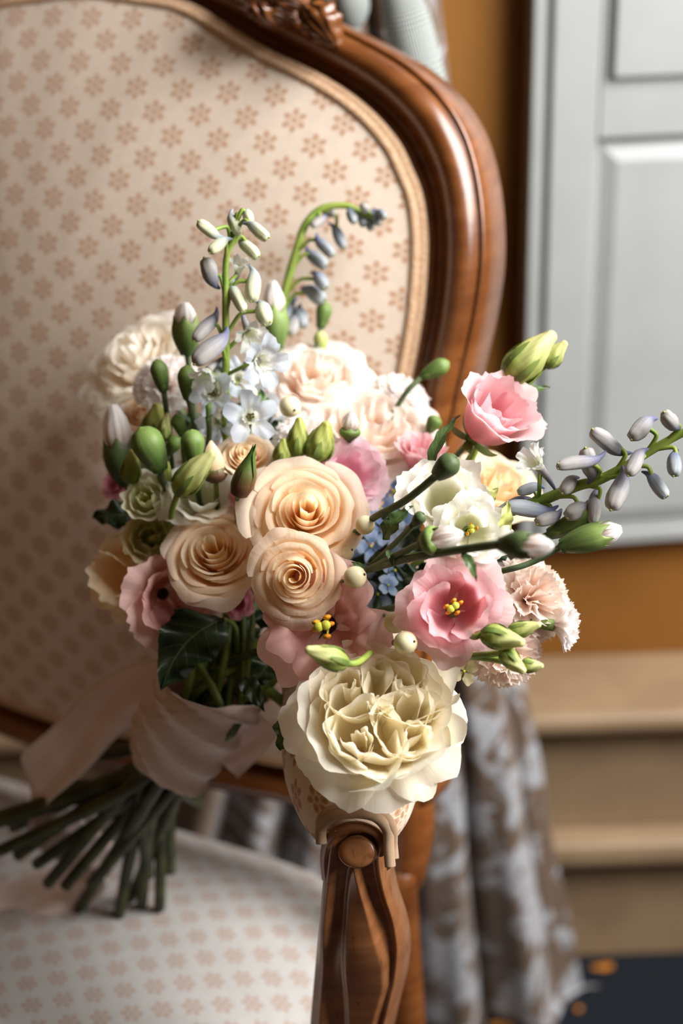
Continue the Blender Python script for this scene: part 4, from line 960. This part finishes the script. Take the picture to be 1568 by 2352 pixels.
carn_bud('tiny dark bud on stalk before the white lisianthus throat', (950, 1204, .745), (972, 1180, .74), 15, 0, matc='calyx_dark', stem=[(950, 1204, .745), (905, 1250, .77), (850, 1300, .80)], stemmat='stem_grey')
carn_bud('white tipped carnation bud nearest the viewer, out of focus', (1150, 1250, .690), (1268, 1256, .672), 33, .42, matc='calyx_dark', stem=[(1150, 1250, .69), (1060, 1262, .715), (940, 1282, .75), (840, 1310, .80)], r=.0021, stemmat='stem_grey')
carn_bud('white carnation bud opening in front of the white lisianthus with yellow throat', (968, 1248, .735), (1062, 1226, .725), 36, .62, matc='calyx', stem=[(968, 1248, .735), (910, 1275, .76), (840, 1310, .80)], stemmat='stem_grey')
carn_bud('long green carnation bud with white tip under the long delphinium spike', (1290, 1254, .78), (1428, 1214, .772), 33, .26, matc='calyx', stem=[(1290, 1254, .78), (1225, 1290, .785), (1160, 1310, .79), (1050, 1330, .83)], stemmat='stem_grey')
carn_bud('green carnation bud tucked above the long one with white tip', (1262, 1226, .80), (1376, 1178, .79), 27, 0, matc='calyx', stem=[(1262, 1226, .80), (1180, 1262, .81), (1060, 1310, .84)], stemmat='stem_grey')
carn_bud('green bud on stalk in front of the chair frame', (970, 864, .90), (1030, 832, .90), 20, 0, matc='bud_green', stem=[(970, 864, .90), (930, 905, .90), (880, 990, .91)])
carn_bud('pale green rounded bud below the backward white carnation', (985, 990, .90), (1004, 956, .90), 18, 0, matc='bud_green', stem=[(985, 990, .90), (950, 1040, .91)])
carn_bud('dark green bud beside the slate blue delphinium buds', (736, 752, .945), (748, 694, .945), 18, 0, matc='bud_green', stem=[(736, 752, .945), (722, 830, .94), (700, 950, .93)])
carn_bud('pale green bud under the dark green one by the blush rose', (738, 812, .945), (734, 760, .945), 16, 0, matc='lisbud', stem=[(738, 812, .945), (730, 870, .94)])
carn_bud('white carnation bud just opening over the pale pink lisianthus', (802, 1008, .85), (806, 946, .845), 25, .6, matc='bud_green', stem=[(802, 1008, .85), (800, 1080, .88)])
# lisianthus buds
lis_bud('large yellow green furled bud pointing up beside the pink lisianthus cup', (1162, 874, .84), (1274, 764, .835), 40, stem=[(1162, 874, .84), (1130, 930, .85), (1090, 1040, .86), (1040, 1140, .87)], mat='lisbud', bend=-.14)
lis_bud('smaller budding tip beyond the large yellow green bud', (1250, 842, .84), (1300, 784, .835), 22, stem=[(1250, 842, .84), (1190, 905, .845), (1130, 970, .86), (1060, 1080, .87)], mat='lisbud', bend=.05)
lis_bud('twisted pale green bud slanting over the white lisianthus', (408, 1134, .84), (494, 1036, .825), 31, stem=[(408, 1134, .84), (394, 1180, .85), (390, 1260, .88)], bend=-.12)
lis_bud('olive green bud in shadow behind the smooth oval buds', (352, 1010, .885), (362, 926, .88), 30, mat='lisbud_dark', stem=[(352, 1010, .885), (360, 1100, .9)])
lis_bud('slim pale bud standing upright among the green cluster', (374, 1010, .87), (386, 948, .865), 17, mat='lisbud', stem=[(374, 1010, .87), (380, 1090, .89)])
lis_bud('slender ridged bud with long sepals above the green white lisianthus', (300, 1110, .865), (304, 1032, .86), 23, mat='lisbud_dark', stem=[(300, 1110, .865), (320, 1180, .89)])
lis_bud('thin striped bud hugging the oval green one', (376, 1112, .865), (384, 1060, .86), 16, mat='lisbud_dark', stem=[(376, 1112, .865), (390, 1180, .88)])
lis_bud('olive bud upright before the small white carnation', (680, 1050, .842), (688, 958, .838), 25, mat='lisbud_dark', stem=[(680, 1050, .842), (676, 1090, .86)], bend=.05)
lis_bud('open tipped olive bud leaning beside the pale pink lisianthus', (722, 1060, .84), (752, 968, .836), 33, mat='lisbud_dark', stem=[(722, 1060, .84), (700, 1100, .86)], bend=-.08)
lis_bud('yellowish small bud lowest of the olive cluster', (646, 1066, .842), (652, 1006, .838), 21, mat='lisbud_dark', stem=[(646, 1066, .842), (660, 1110, .86)])
lis_bud('tiny green bud at the foot of the open tipped olive bud', (712, 1068, .838), (736, 1048, .836), 14, mat='sepal', stem=[(712, 1068, .838), (694, 1100, .86)])
lis_bud('plump yellow green bud under the open pink lisianthus', (1106, 1456, .745), (1204, 1478, .735), 28, stem=[(1106, 1456, .745), (1086, 1462, .75), (1050, 1440, .78)], bend=.10)
lis_bud('pointed green bud above the plump yellow green one', (1166, 1454, .755), (1242, 1434, .75), 19, stem=[(1166, 1454, .755), (1120, 1462, .765), (1070, 1450, .79)], bend=.05)
lis_bud('dark tipped green bud at the end of the thick low stalk', (1152, 1494, .745), (1206, 1546, .74), 22, stem=[(1152, 1494, .745), (1146, 1500, .75), (1060, 1505, .765), (980, 1480, .79)], bend=-.06)
lis_bud('small pale bud lowest over the hanging blush carnation', (1196, 1528, .745), (1248, 1530, .742), 17, stem=[(1196, 1528, .745), (1130, 1514, .757), (1060, 1506, .767)], bend=.04)
lis_bud('bright green bud lying across the dusty pink petals', (796, 1524, .735), (700, 1490, .725), 27, stem=[(796, 1524, .735), (820, 1522, .74), (850, 1500, .77)], bend=.08)
def rosebud(label, base, tip, rpx, peach, stem, seed):
    A, C = P(*base), P(*tip); d_ = C - A; ln = np.linalg.norm(d_); n = d_ / ln; Mx = frameM(A, n); t = thing('rosebud', label, 'bud', Mx, 'closed rosebuds'); R = rpx * base[2] * DS / F
    if peach:
        g = loft([np.array([0, 0, ln * x]) for x in (.1, .3, .5, .7, .85, 1)], [R * .5, R * .9, R * .86, R * .66, R * .42, R * .08], 18, 3, .06, None, 2.5)
        link('furled_petals', Geo().add(g).mesh('furled_petals', MAT['rose_bud'], None, True, 1), t)
    link('hip', Geo().add(lathe_geo([(.0003, -R * .15), (R * .5, -R * .05), (R * .8, R * .4), (R * .92, R * .9), (R * .7, R * 1.2)], 16)).mesh('hip', MAT['rosebud_green']), t)
    for k in range(5):
        a = k * 2 * PI / 5 + seed; top = (.62 if peach else 1.0) * ln * (1 - .12 * (k % 2))
        def fn(s, u_):
            rr = R * float(np.interp(u_, [0, .2, .45, .7, .85, 1], [.75, 1.02, .92, .45, .22, .14 if not peach else .5])); w_ = R * .72 * (1 - u_) ** .55 + R * .03
            an = a + (s - .5) * 2 * min(1.2, w_ / max(rr, R * .25)); bl = math.sin(u_ * 3) * .05 * R
            return np.array([rr * math.cos(an) + bl, rr * math.sin(an), R * .1 + top * u_ * 1.02 - R * .1 * u_])
        g = grid(fn, 7, 12); link('sepal', mesh('sepal', g[0], g[2], MAT['rosebud_green'], g[1]), t)
    stemtube([P(*q) for q in stem], .0013, .0016, 'stem', t, Mx)
rosebud('closed green rosebud with long reddish pointed sepals', (548, 1138, .815), (584, 1022, .805), 27, False, [(548, 1138, .815), (544, 1160, .83), (550, 1230, .87)], .4)
rosebud('rosebud showing peach petal between dark red sepals', (496, 1106, .845), (484, 1012, .84), 28, True, [(496, 1106, .845), (498, 1150, .86), (505, 1230, .88)], 1.0)

# ---------------- snowberries
def berry(px, py, d, rpx, tipdir, label):
    R = rpx * d * DS / F; c = P(px, py, d); n = cdir(*tipdir); M = frameM(c, n); t = thing('snowberry', label, 'berry', M, 'snowberries')
    vs, uv, fs = ball_geo((0, 0, 0), R, 12, (1, 1, 1.06)); link('fruit', mesh('fruit', vs, fs, MAT['berry'], uv), t)
    g = Geo()
    for k in range(5): a = k * 2 * PI / 5; g.add(ball_geo((R * .07 * math.cos(a), R * .07 * math.sin(a), R * 1.06), R * .06, 5, (1, 1, 1.4)))
    link('calyx_tip', g.mesh('calyx_tip', MAT['berry_tip']), t)
    stemtube([c - n * R, c - n * R * 1.5 + FW * R * .4, c + FW * R * 2.5 - n * R * 1.3], .0008, .001, 'stem', t, M)
for b_ in ((666, 934, .852, 25, (.35, -.3, .7), 'cream snowberry alone before the blush rose'), (570, 908, .872, 22, (.4, .3, .7), 'cream snowberry over the pale blue floret'), (838, 1206, .80, 22, (.75, .45, .45), 'cream snowberry beside the pale pink lisianthus and a dark stalk'),
           (788, 1268, .815, 24, (.7, .2, .5), 'cream snowberry partly covered by the topmost large peach rose'), (815, 1326, .775, 26, (.72, .25, .55), 'biggest snowberry, touching the round peach rose'), (906, 1430, .775, 25, (.55, -.35, .7), 'upper snowberry of the trio beside the open pink lisianthus'),
           (931, 1476, .757, 27, (.62, .15, .7), 'spotted snowberry lowest of the trio above the ivory garden rose'), (972, 1458, .78, 27, (.5, -.5, .6), 'snowberry of the trio mostly under the pink petals')):
    berry(*b_)

# ---------------- hydrangea pieces in the gaps
def hydrangea(label, pts, matn, rpx, seed):
    rd = random.Random(seed); c0 = np.mean([P(*q[:3]) for q in pts], axis=0); M = frameM(c0, cdir(.2, .1, 1)); t = thing('hydrangea_sprig', label, 'hydrangea', M, 'hydrangea sprigs')
    for (x, y, d) in pts:
        n = cdir(rd.uniform(-.4, .6), rd.uniform(-.3, .5), 1); R = rpx * d * DS / F * rd.uniform(.85, 1.15); Mf = frameM(P(x, y, d), n, rd.uniform(0, 6)); fl = bpy.data.objects.new('floret', None); col.objects.link(fl); fl.parent = t; fl.matrix_local = M.inverted() @ Mf
        for k in range(4):
            g = petal_geo(R, k * PI / 2, b=.52, h=.22, flare=.5, curl=.3, w=.72, ruffle=.04, tip=.34, rnd=rd, nu=11, nv=8, base=.02); link('sepal', mesh('sepal', g[0], g[2], MAT[matn], g[1], True, 1), fl)
        link('eye', Geo().add(ball_geo((0, 0, R * .1), R * .10, 6)).mesh('eye', MAT['pistil']), fl)
        tube('stalk', [np.array([0, 0, 0]), np.array([0, 0, -R * .9])], .0009, MAT['stem'], fl, None, 6)
hydrangea('blue hydrangea florets glimpsed between pale pink lisianthus and white lisianthus', [(905, 1130, .885), (870, 1165, .88), (930, 1110, .9), (915, 1190, .885), (880, 1215, .87), (850, 1255, .865), (885, 1270, .87), (930, 1060, .91), (830, 1290, .87), (945, 1160, .89), (865, 1120, .89)], 'blue', 42, 1)
hydrangea('dark blue hydrangea florets in the shadow beside the open pink lisianthus', [(890, 1345, .85), (905, 1310, .855), (868, 1365, .86), (885, 1385, .865), (925, 1345, .86)], 'blue', 32, 2)
hydrangea('greenish hydrangea florets peeping out under the open pink lisianthus', [(1066, 1542, .80), (1052, 1515, .81), (1090, 1520, .81)], 'palegreen', 34, 3)
hydrangea('grey blue hydrangea florets deep between the buds of the shaded side', [(420, 1060, .92), (455, 1085, .92), (410, 1110, .915), (480, 1010, .91), (540, 1000, .90), (590, 990, .905), (600, 930, .91), (640, 1000, .9)], 'delph', 40, 4)

# ---------------- leaves
leaf('rose_leaf', 'big dark toothed rose leaf hanging below the salmon pink trumpet', (512, 1420, .86), (368, 1584, .842), 74, (-.15, .1, 1), 'leaf', 'dark rose leaves', [(512, 1420, .86), (540, 1440, .87), (545, 1500, .885)], fold=.12, side=-.10)
leaf('rose_leaf', 'dark leaf edge showing behind the big toothed leaf', (500, 1440, .88), (338, 1440, .872), 44, (-.2, .5, .8), 'leaf', 'dark rose leaves', fold=.1)
leaf('rose_leaf', 'dark leaf jutting out at the shaded side under the green white lisianthus', (330, 1190, .90), (208, 1186, .905), 38, (-.2, .4, .9), 'leaf', 'dark rose leaves')
leaf('rose_leaf', 'dark leaf tip hanging over the upper edge of the ribbon', (560, 1555, .85), (606, 1632, .835), 24, (.1, .1, 1), 'leaf', 'dark rose leaves')
leaf('rose_leaf', 'muted green leaf behind the ivory garden rose', (690, 1640, .80), (640, 1725, .80), 40, (-.3, .2, .9), 'leaf_green', 'dark rose leaves', fold=.3)
leaf('rose_leaf', 'dark leaf under the dusty pink lisianthus', (640, 1500, .86), (575, 1580, .85), 40, (-.1, .2, 1), 'leaf', 'dark rose leaves')
leaf('slim_leaf', 'long narrow leaf below the pink lisianthus cup', (985, 1080, .80), (1052, 948, .81), 17, (-.5, .3, .8), 'leaf_green', 'slim stalk leaves', [(985, 1080, .80), (940, 1120, .81), (880, 1190, .84)], serr=3, depth=0)
leaf('slim_leaf', 'narrow leaf beside the large yellow green bud', (1170, 920, .84), (1262, 886, .835), 16, (.2, .5, .8), 'leaf_green', 'slim stalk leaves', serr=3, depth=0)
leaf('slim_leaf', 'folded leaf at the foot of the large yellow green bud', (1166, 915, .845), (1216, 838, .84), 14, (-.3, .3, .8), 'leaf_green', 'slim stalk leaves', serr=3, depth=0)
leaf('slim_leaf', 'lime leaf standing at the white lisianthus edge', (1146, 1230, .775), (1168, 1150, .77), 20, (.3, .2, .9), 'leaf_lime', 'slim stalk leaves', serr=5, depth=.03)
leaf('slim_leaf', 'small lime leaf above the white lisianthus', (1110, 1160, .79), (1144, 1120, .79), 16, (.1, .4, .9), 'leaf_lime', 'slim stalk leaves', serr=4, depth=.03)
leaf('slim_leaf', 'curling dark leaf on the stalk under the white lisianthus', (880, 1240, .79), (944, 1160, .785), 24, (-.3, .5, .8), 'leaf_green', 'slim stalk leaves', serr=3, depth=0)
leaf('slim_leaf', 'leaf pointing down from the near carnation stalk', (1060, 1268, .715), (1096, 1335, .712), 13, (.2, .2, 1), 'leaf_green', 'slim stalk leaves', serr=3, depth=0, bow=.2)
leaf('slim_leaf', 'small bract hanging at the stalk joint under the white lisianthus', (888, 1262, .765), (902, 1300, .76), 8, (.2, .2, 1), 'leaf_green', 'slim stalk leaves', serr=3, depth=0)
leaf('slim_leaf', 'tiny dark leaf beside the biggest snowberry', (838, 1308, .79), (806, 1290, .79), 8, (0, .3, 1), 'leaf_green', 'slim stalk leaves', serr=3, depth=0)
leaf('rose_leaf', 'green leaf under the snowberry by the pale blue floret', (600, 960, .875), (598, 892, .87), 24, (.3, .2, .9), 'leaf_green', 'dark rose leaves')
leaf('rose_leaf', 'deep green leaf between blush rose and small white carnation', (610, 1010, .885), (668, 958, .885), 20, (.1, .4, .8), 'leaf', 'dark rose leaves')
# dense dark foliage at the heart of the bouquet
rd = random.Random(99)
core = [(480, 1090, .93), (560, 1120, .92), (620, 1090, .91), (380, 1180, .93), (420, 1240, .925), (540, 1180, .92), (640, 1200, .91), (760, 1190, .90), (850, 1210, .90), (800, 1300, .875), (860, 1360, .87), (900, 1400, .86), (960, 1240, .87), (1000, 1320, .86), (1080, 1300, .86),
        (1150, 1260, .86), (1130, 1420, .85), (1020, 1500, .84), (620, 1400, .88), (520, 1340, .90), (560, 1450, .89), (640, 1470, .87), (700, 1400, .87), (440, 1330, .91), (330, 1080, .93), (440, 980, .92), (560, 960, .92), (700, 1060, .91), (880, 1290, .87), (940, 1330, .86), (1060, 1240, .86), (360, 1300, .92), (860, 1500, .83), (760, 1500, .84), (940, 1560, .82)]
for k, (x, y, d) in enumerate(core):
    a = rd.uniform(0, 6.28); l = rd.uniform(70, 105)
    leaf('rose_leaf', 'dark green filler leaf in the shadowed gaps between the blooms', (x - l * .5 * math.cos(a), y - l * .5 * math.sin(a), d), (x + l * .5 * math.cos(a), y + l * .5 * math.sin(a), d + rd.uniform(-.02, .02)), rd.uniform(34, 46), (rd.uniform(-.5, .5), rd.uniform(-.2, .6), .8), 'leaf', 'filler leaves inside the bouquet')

# ---------------- ribbon
def build_ribbon():
    M = frameM(BIND, -BAX); t = thing('satin_ribbon', 'blush satin ribbon wrapped around the stems with trailing tails', 'ribbon', M)
    # wrap: a creased sleeve round the bundle; rows of (left edge, right edge) in the picture at the bundle's distance
    rows = [((368, 1570), (612, 1596), .893), ((346, 1592), (590, 1642), .90), ((324, 1624), (548, 1694), .915), ((314, 1660), (508, 1752), .93), ((317, 1684), (484, 1790), .94)]
    A = catmull([P(*r[0], r[2]) for r in rows], 5); B = catmull([P(*r[1], r[2] + .01) for r in rows], 5); n_ = len(A); K = 56; vs, uv, fs = [], [], []
    for i in range(n_):
        c = (A[i] + B[i]) / 2; x = (B[i] - A[i]) / 2; rx = np.linalg.norm(x); x = x / rx; y = nrm(np.cross(x, BAX)); v = i / (n_ - 1)
        if np.dot(y, FW) > 0: y = -y
        for k in range(K):
            th = 2 * PI * k / K; fold = .0026 * math.sin(v * 24 - 5.5 * math.cos(th) + 1.3 * math.sin(th * 2)) + .0012 * math.sin(v * 46 - 9 * math.cos(th))
            fold *= (.4 + .6 * max(0, math.sin(th * .5 + .4))); r = rx + fold
            sag = BAX * (.006 * v - .016 * (1 - v)) * math.sin(th)
            vs.append(c + x * math.cos(th) * r + y * math.sin(th) * (r * .80) + sag); uv.append((k / K, v))
    for i in range(n_ - 1):
        for k in range(K):
            b = (k + 1) % K; fs.append((i * K + k, i * K + b, (i + 1) * K + b, (i + 1) * K + k))
    o = link('wrap', mesh('wrap', toloc(M, vs), fs, MAT['ribbon'], uv), t); md = o.modifiers.new('thick', 'SOLIDIFY'); md.thickness = .0006
    def tail(cen, wpx, seed, nm='tail'):
        r_ = random.Random(seed); pts = catmull([P(*c[:3]) for c in cen], 7); sd = catmull([np.array(c[3]) for c in cen], 7); m_ = len(pts); N_ = 11; vs, uv, fs = [], [], []
        for i in range(m_):
            for k in range(N_):
                x = k / (N_ - 1) * 2 - 1; w_ = nrm(sd[i][0] * XR + sd[i][1] * UP - sd[i][2] * FW) * wpx * .86 / F * .5
                vs.append(pts[i] + w_ * x - FW * (.004 * math.cos(x * 2.2 + i * .12) + .0015 * math.sin(x * 6 + i * .3))); uv.append((k / (N_ - 1), i / (m_ - 1)))
        for i in range(m_ - 1):
            for k in range(N_ - 1): a = i * N_ + k; fs.append((a, a + 1, a + N_ + 1, a + N_))
        o = link(nm, mesh(nm, toloc(M, vs), fs, MAT['ribbon'], uv), t); md = o.modifiers.new('thick', 'SOLIDIFY'); md.thickness = .0005
    tail([(430, 1575, .935, (-.1, 1, 0)), (320, 1590, .95, (-.35, .93, 0)), (235, 1640, .965, (-.6, .8, 0)), (160, 1720, .98, (-.7, .7, 0)), (85, 1785, 1.0, (-.5, .85, 0)), (70, 1835, 1.02, (.1, 1, .1)), (112, 1895, 1.04, (.75, .65, 0)), (180, 1945, 1.06, (.7, .7, 0)), (230, 1990, 1.08, (.75, .65, .1))], 128, 1)
    tail([(555, 1600, .935, (.6, -.7, 0)), (592, 1650, .945, (.75, -.6, .1)), (556, 1705, .955, (.77, -.6, .1)), (505, 1752, .965, (.7, -.6, 0))], 105, 2)
    tail([(235, 1985, 1.085, (-.2, .95, 0)), (195, 2022, 1.09, (-.3, .95, 0)), (120, 2050, 1.09, (-.35, .9, 0)), (20, 2085, 1.09, (-.3, .95, 0)), (-60, 2105, 1.08, (-.2, .95, 0))], 120, 3)
    for (x, y, d) in ((540, 1669, .905), (494, 1752, .93)):
        c = P(x, y, d); p_ = link('pin_head', Geo().add(ball_geo(c, .0021, 8)).mesh('pin_head', MAT['pearl'], M), t)
        tube('pin_shaft', [c, c + BAX * .002 + FW * .012 - XR * .01], .0004, MAT['pearl'], p_, M, 6)
build_ribbon()
